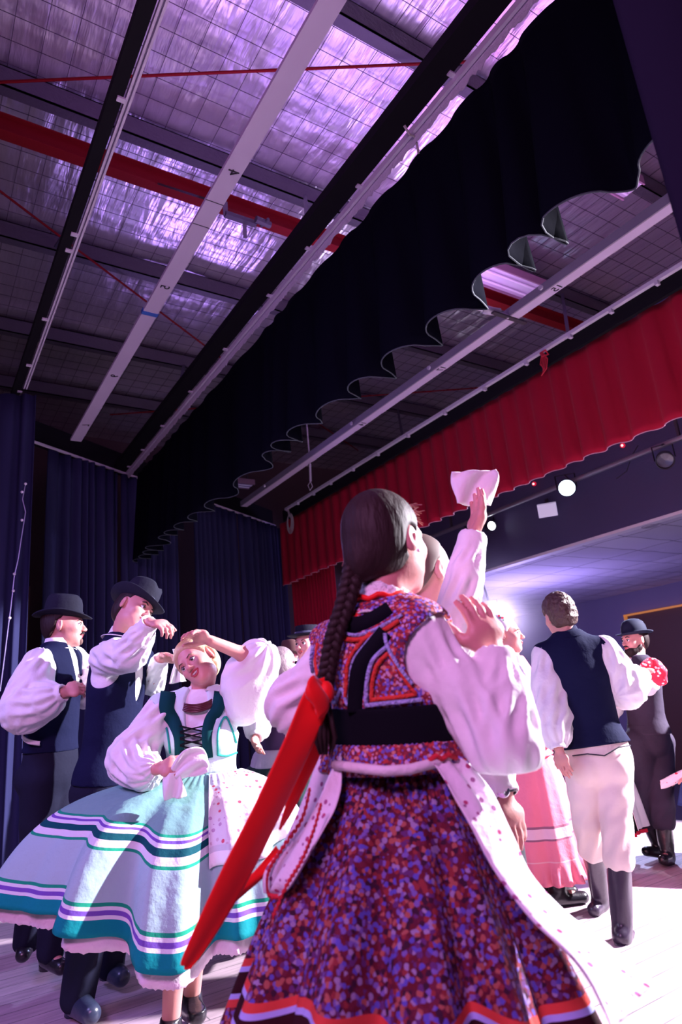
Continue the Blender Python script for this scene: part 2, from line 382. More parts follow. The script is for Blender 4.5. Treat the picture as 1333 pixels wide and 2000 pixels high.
# roof: foil blanket on wire mesh over purlins
def foil():
    m = bpy.data.materials.new('foil_blanket'); m.use_nodes = True; N, L = nodes(m); b = N['Principled BSDF']
    b.inputs['Base Color'].default_value = (.66, .60, .68, 1); b.inputs['Metallic'].default_value = .8; b.inputs['Roughness'].default_value = .30
    tc = N.new('ShaderNodeTexCoord'); mp = N.new('ShaderNodeMapping'); mp.inputs['Scale'].default_value = (3.6, .55, 1); L.new(tc.outputs['Object'], mp.inputs[0])
    n1 = N.new('ShaderNodeTexNoise'); n1.inputs['Scale'].default_value = 1.9; n1.inputs['Detail'].default_value = 4; n1.inputs['Distortion'].default_value = .35; L.new(mp.outputs[0], n1.inputs['Vector'])
    n2 = N.new('ShaderNodeTexNoise'); n2.inputs['Scale'].default_value = 2.2; n2.inputs['Detail'].default_value = 3; L.new(tc.outputs['Object'], n2.inputs['Vector'])
    ad = N.new('ShaderNodeMath'); ad.operation = 'ADD'; L.new(n1.outputs['Fac'], ad.inputs[0]); L.new(n2.outputs['Fac'], ad.inputs[1])
    bp = N.new('ShaderNodeBump'); bp.inputs['Strength'].default_value = .40; bp.inputs['Distance'].default_value = .085; L.new(ad.outputs[0], bp.inputs['Height']); L.new(bp.outputs[0], b.inputs['Normal'])
    return m
RZ = 6.02; X0, X1, Y0, Y1 = -2.7, 8.0, -3.3, 11.1; WS = .20
nx = int((X1-X0)/.05); ny = int((Y1-Y0)/.05); gx = np.linspace(X0, X1, nx+1); gy = np.linspace(Y0, Y1, ny+1); GX, GY = np.meshgrid(gx, gy, indexing='ij')
Zr = RZ+.012+.0*GX-.020*np.abs(np.sin(math.pi*GX/WS)*np.sin(math.pi*GY/WS))**.8*0-.018*np.sin(GX*5+np.sin(GY*2.1)*1.4)*.5
Zr = Zr+.007*np.abs(np.sin(math.pi*GX/WS))*np.abs(np.sin(math.pi*GY/WS))
Vr = np.stack([GX, GY, Zr], -1).reshape(-1, 3); ii, jj = np.meshgrid(np.arange(nx), np.arange(ny), indexing='ij'); a = (ii*(ny+1)+jj).ravel()
struct('ceiling', mesh('ceiling', Vr, np.stack([a, a+1, a+ny+2, a+ny+1], 1), foil()))
wm = MB()
k = 0
while X0+k*WS < X1-.1:
    if X0+k*WS > -2.55: wm.bar((X0+k*WS, -3.15, RZ-.012), (X0+k*WS, 10.95, RZ-.012), .004, .004)
    k += 1
k = 0
while Y0+k*WS < 10.9:
    if Y0+k*WS > -3.15: wm.bar((-2.58, Y0+k*WS, RZ-.016), (7.98, Y0+k*WS, RZ-.016), .004, .004)
    k += 1
o = wm.build('roof_safety_mesh', mat('dark_wire', (.05, .03, .06), .6, .3)); tag(recentre(o), 'square wire safety mesh stretched under the silver foil roof', 'wire mesh', kind='stuff')
m_gal = mat('galvanised_steel', (.065, .055, .075), .55, .3, .2, 30)
PUR = [(2.67, 'galvanised roof purlin crossing the very top of the photo'), (4.31, 'galvanised roof purlin just above the red beam'), (6.02, 'galvanised roof purlin crossing behind the end of the red tie rod at left'),
       (7.72, 'galvanised roof purlin beyond the blue tape on the white numbered batten'), (9.17, 'galvanised roof purlin nearest the far side curtain'), (.95, 'galvanised roof purlin nearly overhead beyond the top of the photo')]
for y, lab in PUR:
    b = MB().box((-2.59, y+.0, 5.80), (7.99, y+.012, 5.985)); b.box((-2.59, y+.0, 5.80), (7.99, y+.10, 5.812)); b.box((-2.59, y+.085, 5.812), (7.99, y+.10, 5.835)); b.box((-2.59, y+.0, 5.975), (7.99, y+.10, 5.985))
    tag(recentre(b.build('roof_purlin', m_gal)), lab, 'roof beam', 'purlins under the foil roof')
m_redb = mat('red_oxide_steel', (.13, .003, .006), .7, 0, .1, 20, spec=.12)
b = MB().box((-2.59, 4.37, 5.45), (7.99, 4.47, 5.46)); b.box((-2.59, 4.415, 5.46), (7.99, 4.425, 5.60)); b.box((-2.59, 4.37, 5.60), (7.99, 4.47, 5.61))
tag(recentre(b.build('roof_beam', m_redb)), 'red painted steel beam crossing under the foil roof', 'roof beam')
for a, b_, r, lab in [(PZ(-60, 163, 5.74), PZ(930, 120, 5.74), .011, 'thin red tie rod crossing the brightest foil at the top'),
                  (PZ(-60, 328, 5.72), PZ(440, 705, 5.72), .011, 'thin red tie rod running down past the blue taped batten'),
                  (PZ(215, 810, 5.74), PZ(1010, 752, 5.74), .011, 'thin red tie rod near the far end of the roof'),
                  (PZ(600, 812, 5.72), PZ(700, 880, 5.72), .010, 'short red tie rod seen between black border and right white batten')]:
    tag(recentre(MB().tube(a, b_, r, 8).build('tie_rod', m_redb)), lab, 'rod', 'red tie rods under the roof')

# ------------------------------------------------------------------ hanging battens and tracks (all along the stage's width, z about 4.4)
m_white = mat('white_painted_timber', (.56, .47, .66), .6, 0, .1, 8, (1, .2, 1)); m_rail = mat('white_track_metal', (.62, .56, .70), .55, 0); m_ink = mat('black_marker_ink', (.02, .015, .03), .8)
m_black = mat('black_timber', (.007, .006, .010), .8, 0, .1, 12, spec=.15)
def text_mesh(txt, c, ex, ey, size, m, parent, name='number'):
    cu = bpy.data.curves.new('t', 'FONT'); cu.body = txt; cu.size = size; cu.align_x = 'CENTER'; cu.align_y = 'CENTER'; cu.extrude = .0015
    t = bpy.data.objects.new('t', cu); me = bpy.data.meshes.new_from_object(t); bpy.data.objects.remove(t)
    ex = unit(ex); ey = unit(ey); ez = np.cross(ex, ey)
    me.transform(Matrix([[ex[0], ey[0], ez[0], c[0]], [ex[1], ey[1], ez[1], c[1]], [ex[2], ey[2], ez[2], c[2]], [0, 0, 0, 1]]))
    return link(name, me, m, parent, smooth=False)
def strap(u, v, ytop, end, parent):
    d = ray(u, v); p = CAMP+d*ytop/d[1]; MB().bar((p[0], p[1]-.05, 5.80), end, .035, .012).build('hanger', mat('dark_hanger', (.05, .04, .07), .6, .4), parent)
# white numbered batten on the left
bt = thing('numbered_batten', (1.46, 4.5, 4.36), 'flat white batten with handwritten 4, 5, 6 and a blue tape', 'batten')
MB().box((1.40, -2.6, 4.40), (1.52, 7.45, 4.425)).build('board', m_white, bt)
for t, y in (('4', 3.0), ('5', 4.27), ('6', 5.78), ('7', 6.97)): text_mesh(t, (1.46, y, 4.3975), (0, -1, 0) if t != '5' else (0, 1, 0), (1, 0, 0) if t != '5' else (-1, 0, 0), .10, m_ink, bt)
MB().box((1.395, 4.64, 4.396), (1.525, 4.685, 4.429)).build('tape', mat('blue_tape', (.03, .12, .5), .6), bt)
for y in (3.28, 3.52): MB().box((1.40, y, 4.3985), (1.52, y+.006, 4.401)).build('joint_line', m_ink, bt)
MB().bar((1.46, 3.30, 4.42), (1.46, 4.38, 5.46), .03, .015).build('hanger', m_gal, bt)
# white numbered batten on the right
bt = thing('numbered_batten', (4.36, 5.5, 4.36), 'white boxed batten with handwritten 15, 17, 14 between the curtains', 'batten')
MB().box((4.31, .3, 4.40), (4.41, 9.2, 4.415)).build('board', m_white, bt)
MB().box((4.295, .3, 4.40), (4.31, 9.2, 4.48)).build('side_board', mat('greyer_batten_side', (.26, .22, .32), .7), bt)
for t, y in (('15', 2.92), ('17', 4.4), ('14', 5.83)): text_mesh(t, (4.36, y, 4.3975), (0, 1, 0), (-1, 0, 0), .10, m_ink, bt)
for y in (3.02, 4.5, 5.95, 8.3): MB().tube((4.285, y, 4.44), (4.27, y, 4.44), .022, 10).build('clip', m_rail, bt)
MB().bar((4.36, 3.43, 4.41), (4.36, 4.40, 5.46), .03, .015).build('hanger', m_gal, bt)
MB().box((4.10, 3.40, 4.385), (4.52, 3.44, 4.40)).build('clamp_bar', m_gal, bt)
c_ = MB(); c_.tube((4.08, 3.50, 4.46), (4.22, 3.44, 4.44), .035, 12).tube((4.00, 3.55, 4.5), (4.08, 3.50, 4.46), .018, 8).tube((4.2, 3.44, 4.42), (4.30, 3.42, 4.40), .02, 8)
tag(recentre(c_.build('beam_clamp', m_rail, smooth=True)), 'small bright metal clamp by the white batten marked 15', 'clamp')
# black pipe with white double track at the left
bt = thing('curtain_track', (.74, 4, 4.36), 'black beam with a white double track along the far left', 'curtain track')
MB().box((.675, -2.55, 4.40), (.745, 6.6, 4.46)).build('beam', m_black, bt)
MB().box((.757, -2.55, 4.395), (.769, 6.35, 4.420)).box((.779, -2.55, 4.395), (.791, 6.35, 4.420)).box((.757, -2.55, 4.42), (.791, 6.35, 4.426)).build('track', m_rail, bt)
for y in (2.79, 3.95, 4.13, 5.05, 5.85, 6.4): MB().box((.715, y, 4.388), (.757, y+.03, 4.399)).build('bracket', m_rail, bt)
strap(107, 498, 6.02, (.70, 4.03, 4.45), bt); strap(215, 255, 4.31, (.70, 3.35, 4.45), bt)
# black beam carrying the black border
bt = thing('curtain_track', (2.2, 5, 4.36), 'black timber beam with white curtain track above the black border', 'curtain track')
MB().box((2.10, -.2, 4.43), (2.25, 8.4, 4.50)).build('beam', m_black, bt)
MB().box((2.265, -.2, 4.39), (2.285, 8.4, 4.43)).box((2.30, -.2, 4.39), (2.315, 8.4, 4.43)).build('track', m_rail, bt)
for y in (1.85, 2.75, 3.42, 4.05, 4.95, 5.85, 6.75, 7.5, 8.1): MB().box((2.225, y, 4.42), (2.268, y+.03, 4.43)).build('bracket', m_rail, bt)
strap(592, 400, 4.31, (2.14, 3.25, 4.49), bt); strap(357, 722, 7.72, (2.14, 5.85, 4.49), bt)
MB().path([PX(790, 245, 2.2), PX(800, 262, 2.24), PX(812, 268, 2.30), PX(818, 300, 2.33)], .008, 6).build('cord', mat('pale_cord', (.45, .4, .42), .9), bt)
# white rail over the red valance
bt = thing('curtain_track', (5.1, 5, 4.36), 'white pipe rail with small brackets above the red valance', 'curtain track')
MB().bar((5.08, 1.0, 4.40), (5.08, 9.15, 4.40), .045, .035).build('rail', m_rail, bt)
MB().box((5.10, 1.0, 4.24), (5.14, 9.3, 4.42)).build('backing_board', m_black, bt)
for y in (2.45, 2.9, 3.35, 3.9, 4.5, 5.15, 5.85, 6.5, 7.1, 7.7, 8.2, 8.7, 9.05):
    MB().box((5.045, y, 4.345), (5.085, y+.03, 4.385)).build('bracket', m_rail, bt)
strap(1095, 590, 4.31, (5.09, 3.40, 4.40), bt); strap(775, 812, 7.72, (5.09, 6.0, 4.40), bt)
hk = MB().tube(PX(606, 907, 4.9)+[0, 0, .9], PX(606, 907, 4.9), .012, 8); hk.tube(PX(606, 907, 4.9), PX(607, 940, 4.9), .018, 8); hk.path([PX(607, 940, 4.9), PX(602, 948, 4.9), PX(606, 958, 4.9), PX(611, 950, 4.9), PX(607, 941, 4.9)], .006, 6)
tag(recentre(hk.build('hanging_shackle', m_rail)), 'metal hanger ending in an open shackle near the far end of the red valance', 'shackle')
# red cord tied round the rail; coil of cord hanging at the far end
rc = MB()
for q in range(5): rc.path([PX(1060, 688, 5.04), PX(1058+q*3, 700, 5.03), PX(1062+q*3-6, 712+q*2, 5.03), PX(1066-q*2, 722+q*3, 5.03)], .006, 5)
rc.path([PX(1056, 690, 5.06), PX(1066, 684, 5.02), PX(1072, 692, 5.05), PX(1060, 696, 5.02), PX(1056, 690, 5.05)], .009, 6)
tag(recentre(rc.build('knotted_cord', mat('red_cord', (.6, .02, .05), .8))), 'short red cord tied round the white rail', 'cord')
co = MB()
for q in range(6):
    pts = []
    for t in np.linspace(0, 2*math.pi, 22): pts.append(PX(567+(3+q*.7)*math.sin(t)+q*.3-1, 1018+(14+q*1.2)*-math.cos(t)+3*q*.3, 5.03+.01*math.sin(3*t+q)))
    co.path(pts, .005, 5)
co.path([PX(563, 996, 5.07), PX(566, 1008, 5.02), PX(570, 1012, 5.03)], .016, 6)
tag(recentre(co.build('cord_coil', mat('pale_cord', (.45, .4, .42), .9))), 'coil of pale cord hung at the far end of the red valance', 'cord')
# angled black beam with a white rail over the side curtains
A0 = np.array([.62, 7.38, 4.40]); A1 = np.array([5.36, 10.08, 4.40])
bt = thing('curtain_track', ((A0+A1)/2)*[1, 1, 0]+[0, 0, 4.36], 'black beam with thin white rail over the far side curtains', 'curtain track')
n_ = unit(np.cross(A1-A0, [0, 0, 1])); MB().bar(A0+[0, 0, .14]-n_*.06, A1+[0, 0, .14]-n_*.06, .04, .30).build('beam', m_black, bt)
MB().bar(A0, A1, .03, .022).build('rail', m_rail, bt)

# ------------------------------------------------------------------ curtains
def curtain(name, p0, p1, zt, zb, m, label, nf, amp0, amp1, seed=1, th=.006, drape=1.3, hem=None, cat='curtain', jit=.35, parts=None, group=None):
    p0 = np.array(p0, float); p1 = np.array(p1, float); L = np.linalg.norm(p1-p0); d = (p1-p0)/L; nrm = np.array([d[1], -d[0]]); rs = np.random.RandomState(seed)
    nu = int(nf*22)+1; nv = 16; ph = np.zeros(nu); w = 1+jit*rs.randn(nf+2); w = np.clip(w, .45, 1.8); x = np.linspace(0, nf, nu)
    ph = np.interp(x, np.arange(nf+1), np.concatenate([[0], np.cumsum(1/w[:nf])])/np.sum(1/w[:nf])*nf)
    am = np.interp(x, np.arange(nf+1), .65+.7*rs.rand(nf+1))
    V = []; uv = []
    for j in range(nv+1):
        t = j/nv; z = zt+(zb-zt)*t; A = amp0+(amp1-amp0)*t**.8
        for i in range(nu):
            s = math.sin(2*math.pi*ph[i]); s = math.copysign(abs(s)**.7, s)
            sk = .5*A*math.cos(2*math.pi*ph[i]*1.0)*drape*t
            q = p0+d*(L*i/(nu-1)+sk)+nrm*(A*am[i]*s+.3*A*math.sin(.9*ph[i]+seed))
            V.append((q[0], q[1], z)); uv.append((L*i/(nu-1), t))
    F = [[j*nu+i, (j+1)*nu+i, (j+1)*nu+i+1, j*nu+i+1] for j in range(nv) for i in range(nu-1)]
    if hem or parts:
        t_ = thing(name, ((p0[0]+p1[0])/2, (p0[1]+p1[1])/2, zb), label, cat, group)
        o = solid(mesh('drape', V, F, m, t_, uv), th)
        if hem:
            h = MB(); h.path([V[nv*nu+i] for i in range(nu)], .0045, 5); h.build('hem_stitching', hem, t_)
        return t_, V, nu
    o = solid(mesh(name, V, F, m, None, uv), th); recentre(o); tag(o, label, cat, group); return o
m_bk = mat('black_velvet', (.0032, .0034, .0080), .95, 0, .2, 9, spec=.02); m_bl = mat('navy_velvet', (.034, .036, .105), .9, 0, .08, 9, spec=.08)
m_rd = mat('red_velvet', (.40, .008, .035), .9, 0, .25, 9, sheen=.05, spec=.15)
t_, V, nu = curtain('border_curtain', (2.385, .35), (2.385, 8.2), 4.36, 3.20, m_bk, 'black velvet border hanging in deep folds across the middle', 21, .010, .10, 3, drape=1.0, jit=.5, hem=mat('hem_thread', (.035, .045, .06), .8), parts=True)
hd = MB(); ys = np.arange(.35, 8.35, .02)
zz = 4.340+.005*np.sin(np.arange(len(ys))*.9)+.006*RNG.randn(len(ys))
for i, y in enumerate(ys[:-1]): 
    z1 = zz[i]; z2 = zz[i+1]
    hd.add([(2.292, y, 4.39), (2.292, y+.02, 4.39), (2.297, y+.02, z2), (2.297, y, z1)], [[0, 1, 2, 3]])
solid(hd.build('heading_tape', mat('frayed_white_tape', (.55, .5, .62), .9, 0, .5, 60), t_), .004)
t_, V, nu = curtain('valance', (5.17, 1.2), (5.17, 9.55), 4.26, 3.21, m_rd, 'red velvet valance across the front of the stage', 36, .016, .034, 8, drape=.7, jit=.12, hem=mat('pink_hem_thread', (.55, .25, .35), .8), parts=True)
curtain('house_curtain', (5.40, 8.35), (5.45, 9.75), 4.2, .0, m_rd, 'gathered red curtain hanging behind the far end of the valance', 14, .02, .03, 4, jit=.15)
MB_ = MB().path([PX(607, 1118, 5.5), PX(618, 1170, 5.5), PX(628, 1240, 5.5)], .01, 6)
tag(recentre(MB_.build('pull_cord', mat('pale_cord', (.45, .4, .42)))), 'pale pull cord hanging beside the gathered red curtain', 'cord')
g = 'navy side curtains'
for i, (a, b, nf, sd, lab) in enumerate([((1.22, 7.74), (2.15, 8.26), 7, 11, 'navy side curtain nearest the dark gap at left'), ((2.2, 8.30), (3.12, 8.82), 8, 12, 'navy side curtain with close folds, left of the black gap in the middle'),
        ((3.42, 8.98), (4.35, 9.52), 8, 13, 'navy side curtain right of the black gap in the middle'), ((4.38, 9.54), (5.6, 10.22), 9, 14, 'navy side curtain next to the red curtain')]):
    curtain('side_curtain', a, b, 4.38, .01, m_bl, lab, nf, .045, .085, sd, drape=.45, group=g)
t_, V, nu = curtain('leg_curtain', (.15, 6.62), (.87, 6.35), 4.36, .01, m_bl, 'navy leg curtain with a sparkling cord at the far left edge', 4, .03, .06, 21, drape=.5, parts=True)
lg = MB(); pts = [P(u, v, 6.2) for u, v in ((50, 945), (44, 975), (50, 1000), (42, 1050), (36, 1090), (28, 1125), (22, 1180), (18, 1210), (8, 1290), (0, 1350))]; lg.path(pts, .004, 5); lg.build('light_cord', mat('silver_cord', (.4, .4, .6), .4, .5), t_)
for u, v in ((50, 945), (43, 961), (43, 1016), (28, 1121), (26, 1154), (19, 1207)): MB().blob(P(u, v, 6.19), (.012, .012, .012)).build('bead', mat('crystal_bead', (.9, .9, 1), .1), t_)
# near leg curtain
q = P(1195, 0, 1.42); q2 = np.array([2.6, -1.2])
curtain('leg_curtain', (q[0], q[1]), q2, 4.38, .01, mat('near_leg_velvet', (.012, .010, .026), .9, 0, .15, 9, spec=.05), 'dark leg curtain close to the camera at the right edge', 7, .012, .018, 31, jit=.2)
# stage left brown wall panel beyond the gap
tag(recentre(MB().box((.2, 8.9, .0), (1.25, 9.0, 3.0)).build('timber_flat', mat('brown_timber_flat', (.22, .10, .09), .8, 0, .2, 10))), 'brown timber flat standing in the dark gap at left', 'scenery panel')

# ------------------------------------------------------------------ lamps and fixtures
pipe = thing('lighting_bar', (7.6, 5, 4.0), 'grey pipe lighting bar in front of the navy bulkhead', 'lighting bar')
MB().tube((7.62, -2.8, 3.925), (7.62, 9.4, 3.925), .034, 14).build('pipe', mat('pipe_grey', (.35, .34, .42), .4, .7), pipe)
for y in (.8, 3.9, 8.0): MB().box((7.60, y, 3.93), (7.64, y+.03, 6.0)).build('hanger', m_gal, pipe)
def par(c, to, on, label, r=.105, col=(.55, .75, 1), es=40):
    c = np.array(c, float); d = unit(np.array(to, float)-c); t = thing('stage_spotlight', c-[0, 0, r], label, 'stage light', None)
    mm = mat('lamp_can_black', (.03, .03, .05), .4, .3); a, b, d_, x, y = MB().frame(c, c+d)
    MB().lathe(c-d*.22, [x, y, d], [(0, 0), (r*.6, 0), (r*.85, .05), (r, .10), (r, .22), (r*1.08, .222), (r*1.08, .235), (r*.95, .236), (r*.93, .20)], 28).build('can', mm, t, True)
    MB().lathe(c-d*.22, [x, y, d], [(0, .205), (r*.93, .20)], 28).build('lens', mat('lit_lens_'+label[:6], (.9, .95, 1), .3, emit=col, estr=es) if on else mat('dark_lens', (.1, .1, .15), .1), t, True)
    yk = MB(); side = unit(np.cross(d, [0, 0, 1]))
    yk.bar(c-d*.1+side*(r+.015), c-d*.1+side*(r+.015)+[0, 0, r+.08], .02, .006); yk.bar(c-d*.1-side*(r+.015), c-d*.1-side*(r+.015)+[0, 0, r+.08], .02, .006); yk.bar(c-d*.1-side*(r+.02)+[0, 0, r+.08], c-d*.1+side*(r+.02)+[0, 0, r+.08], .02, .006)
    yk.bar(c-d*.1+[0, 0, r+.08], (7.62, c[1], 3.925), .03, .02); yk.build('yoke', mm, t); return t
par(PX(1108, 953, 7.5), (0, 0, 1.4), True, 'round stage light glowing blue white on the bar', .115, (.45, .7, 1), 30)
par(PX(1300, 900, 7.5), (2.5, 1.5, .5), False, 'unlit dark stage lamp can at the right edge', .10)
par((7.72, .1, 3.86), (2.6, 2.9, .4), True, 'strong white stage light on the bar beyond the right edge', .1, (.95, .9, 1), 20)
par(PX(961, 1027, 7.85), (3, -3, 2.0), True, 'small white oval lamp under the bar behind the raised hand', .075, (.95, .95, 1), 14)
fl = thing('floodlight', PX(1070, 997, 7.8)-[0, 0, .1], 'flat square white floodlight hung under the bar', 'stage light')
c = PX(1070, 997, 7.8); d = unit(np.array([-.55, -.45, -.7])); sx = unit(np.cross(d, [0, 0, 1])); sy = np.cross(sx, d)
def slab(c, sx, sy, d, w, h, t):
    V = []
    for k in (0, 1):
        for i, j in ((-1, -1), (1, -1), (1, 1), (-1, 1)): V.append(c+sx*i*w/2+sy*j*h/2-d*k*t)
    return MB().add(V, [[0, 1, 2, 3], [7, 6, 5, 4], [0, 4, 5, 1], [1, 5, 6, 2], [2, 6, 7, 3], [3, 7, 4, 0]])
slab(c, sx, sy, d, .27, .22, .03).build('panel', mat('white_diffuser', (.85, .85, .95), .5, emit=(.7, .65, 1), estr=.35), fl)
slab(c-d*.03, sx, sy, d, .2, .15, .04).build('housing', mat('grey_housing', (.2, .2, .25), .5), fl)
MB().bar(c-d*.05, c-d*.05+[0.05, 0.02, .16], .02, .05).build('bracket', m_gal, fl)
for u, v, l in ((1217, 870, 'small red lamp on the bulkhead, right of the blue white light'), (1044, 945, 'small red lamp on the bulkhead, left of the blue white light')):
    c = PX(u, v, 7.965); t = thing('indicator_lamp', c, l, 'lamp', 'small red lamps on the bulkhead')
    MB().blob(c, (.035, .035, .035)).build('lamp', mat('red_lamp', (.6, .02, .05), .4, emit=(1, .02, .08), estr=.5), t, True); MB().blob(c-[.03, .01, .008], (.014, .014, .014)).build('bulb', mat('red_bulb', (1, .5, .5), .4, emit=(1, .5, .5), estr=4), t, True)
MB().path([PX(1247, 870, 7.7), PX(1235, 890, 7.72), PX(1225, 920, 7.75), PX(1205, 935, 7.8)], .006, 5).build('cable', m_dark, pipe)
bl_ = thing('hall_light', (8.85, 4.9, 3.12), 'round recessed light in the tiled hall ceiling', 'ceiling light'); c = PZ(1270, 1027, 3.135); bl_.location = Vector(c.tolist())
MB().lathe(c, np.eye(3), [(0, 0), (.085, 0), (.10, -.012), (.115, .0)], 24).build('rim', mat('downlight_grey', (.35, .33, .42), .5), bl_, True)
# bright lamp standing in the hall behind the dancers
c = PX(958, 1196, 7.9)
par(c, (0, 0, 1.5), True, 'dazzling floor standing lamp in the hall behind the pink dancer', .12, (.85, .85, 1), 40)
o = thing('lamp_stand', (c[0], c[1], -.85), 'black stand holding the dazzling lamp in the hall', 'lamp stand'); MB().tube((c[0]+.12, c[1], -.85), (c[0]+.12, c[1], c[2]-.16), .02, 8).build('pole', m_dark, o); MB().tube((c[0]+.05, c[1], -.85), (c[0]+.05, c[1], -.82), .25, 20).build('base', m_dark, o)
# fluorescent battens under the roof
def fluoro(c, along, L, w, label):
    t = thing('fluorescent_light', c, label, 'ceiling light', 'fluorescent fittings under the roof'); c = np.array(c, float); d = unit(along); s = np.cross(d, [0, 0, 1])
    MB().bar(c-d*L/2, c+d*L/2, w, .05).build('tray', mat('fluoro_tray', (.66, .62, .74), .45, .2), t)
    MB().bar(c-d*L/2+s*w/2, c+d*L/2+s*w/2, .015, .1).bar(c-d*L/2-s*w/2, c+d*L/2-s*w/2, .015, .1).build('reflector', mat('fluoro_edge', (.28, .16, .22), .6), t)
    for k in (-1, 1): MB().tube(c-d*L*.46+s*k*w*.22-[0, 0, .045], c+d*L*.46+s*k*w*.22-[0, 0, .045], .013, 10).build('tube', mat('fluoro_tube', (.8, .78, .85), .3), t)
    for k in (-1, 1): MB().bar(c+d*k*L*.4, c+d*k*L*.4+[0, 0, 6.0-c[2]], .02, .02).build('bracket', m_gal, t)
fluoro(PZ(985, 545, 5.6), (1, 0, 0), 1.3, .3, 'long fluorescent fitting above the batten marked 15')
fluoro(PZ(1178, 335, 5.6), (1, 0, 0), .9, .22, 'fluorescent fitting beside the near leg curtain')
fluoro(PZ(452, 942, 5.2), (1, 0, 0), .8, .25, 'fluorescent fitting far away below the hem of the black border')
cb = MB().bar(PZ(440, 418, 5.3), PZ(500, 438, 5.3), .05, .04); cb.bar(PZ(440, 395, 5.4), PZ(441, 422, 5.3), .04, .04); cb.bar(PZ(478, 435, 5.3), PZ(479, 465, 5.2), .035, .02)
cb.tube(PZ(500, 428, 5.3), PZ(528, 440, 5.3), .03, 8).tube(PZ(510, 442, 5.3), PZ(525, 428, 5.3), .015, 8)
tag(recentre(cb.build('beam_clamp', m_gal)), 'grey angle bracket with a clamp hanging under the red beam', 'clamp')
wr = MB().path([PZ(188, 352, 4.5), PZ(166, 350, 4.5), PZ(162, 358, 4.5), PZ(170, 375, 4.5), PZ(180, 392, 4.5)], .004, 5)
tag(recentre(wr.build('loose_wire', m_dark)), 'loose loop of thin wire sticking out beside the left track', 'wire')

# ------------------------------------------------------------------ people
def skin(name, col, rough=.5):
    if name in MATS: return MATS[name]
    m = mat(name, col, rough, 0, .06, 60); b = m.node_tree.nodes['Principled BSDF']
    b.inputs['Subsurface Weight'].default_value = .12; b.inputs['Subsurface Radius'].default_value = (.02, .008, .005); b.inputs['Subsurface Scale'].default_value = .5
    return m
SK = skin('skin_fair', (.60, .27, .24)); SK2 = skin('skin_tanned', (.50, .26, .19))
m_shirt = cloth('white_linen_shirt', (.80, .78, .80), .8, .55, 11); m_lace = cloth('white_lace', (.82, .80, .82), .9, .9, 70)
m_hairb = mat('dark_brown_hair', (.020, .009, .010), .6, 0, .35, 60, (1, 1, .2), spec=.22); m_hairl = mat('light_brown_hair', (.16, .09, .06), .5, 0, .6, 30); m_hairg = mat('blond_hair', (.55, .38, .22), .45, 0, .6, 30)
m_lip = mat('red_lips', (.45, .04, .06), .35); m_eye = mat('eye_white', (.75, .72, .72), .15); m_iris = mat('eye_dark', (.02, .012, .012), .1); m_teeth = mat('teeth', (.85, .82, .8), .3)
m_boot = mat('black_leather', (.012, .010, .016), .28, 0, .15, 25, spec=.6)
class Fig: pass
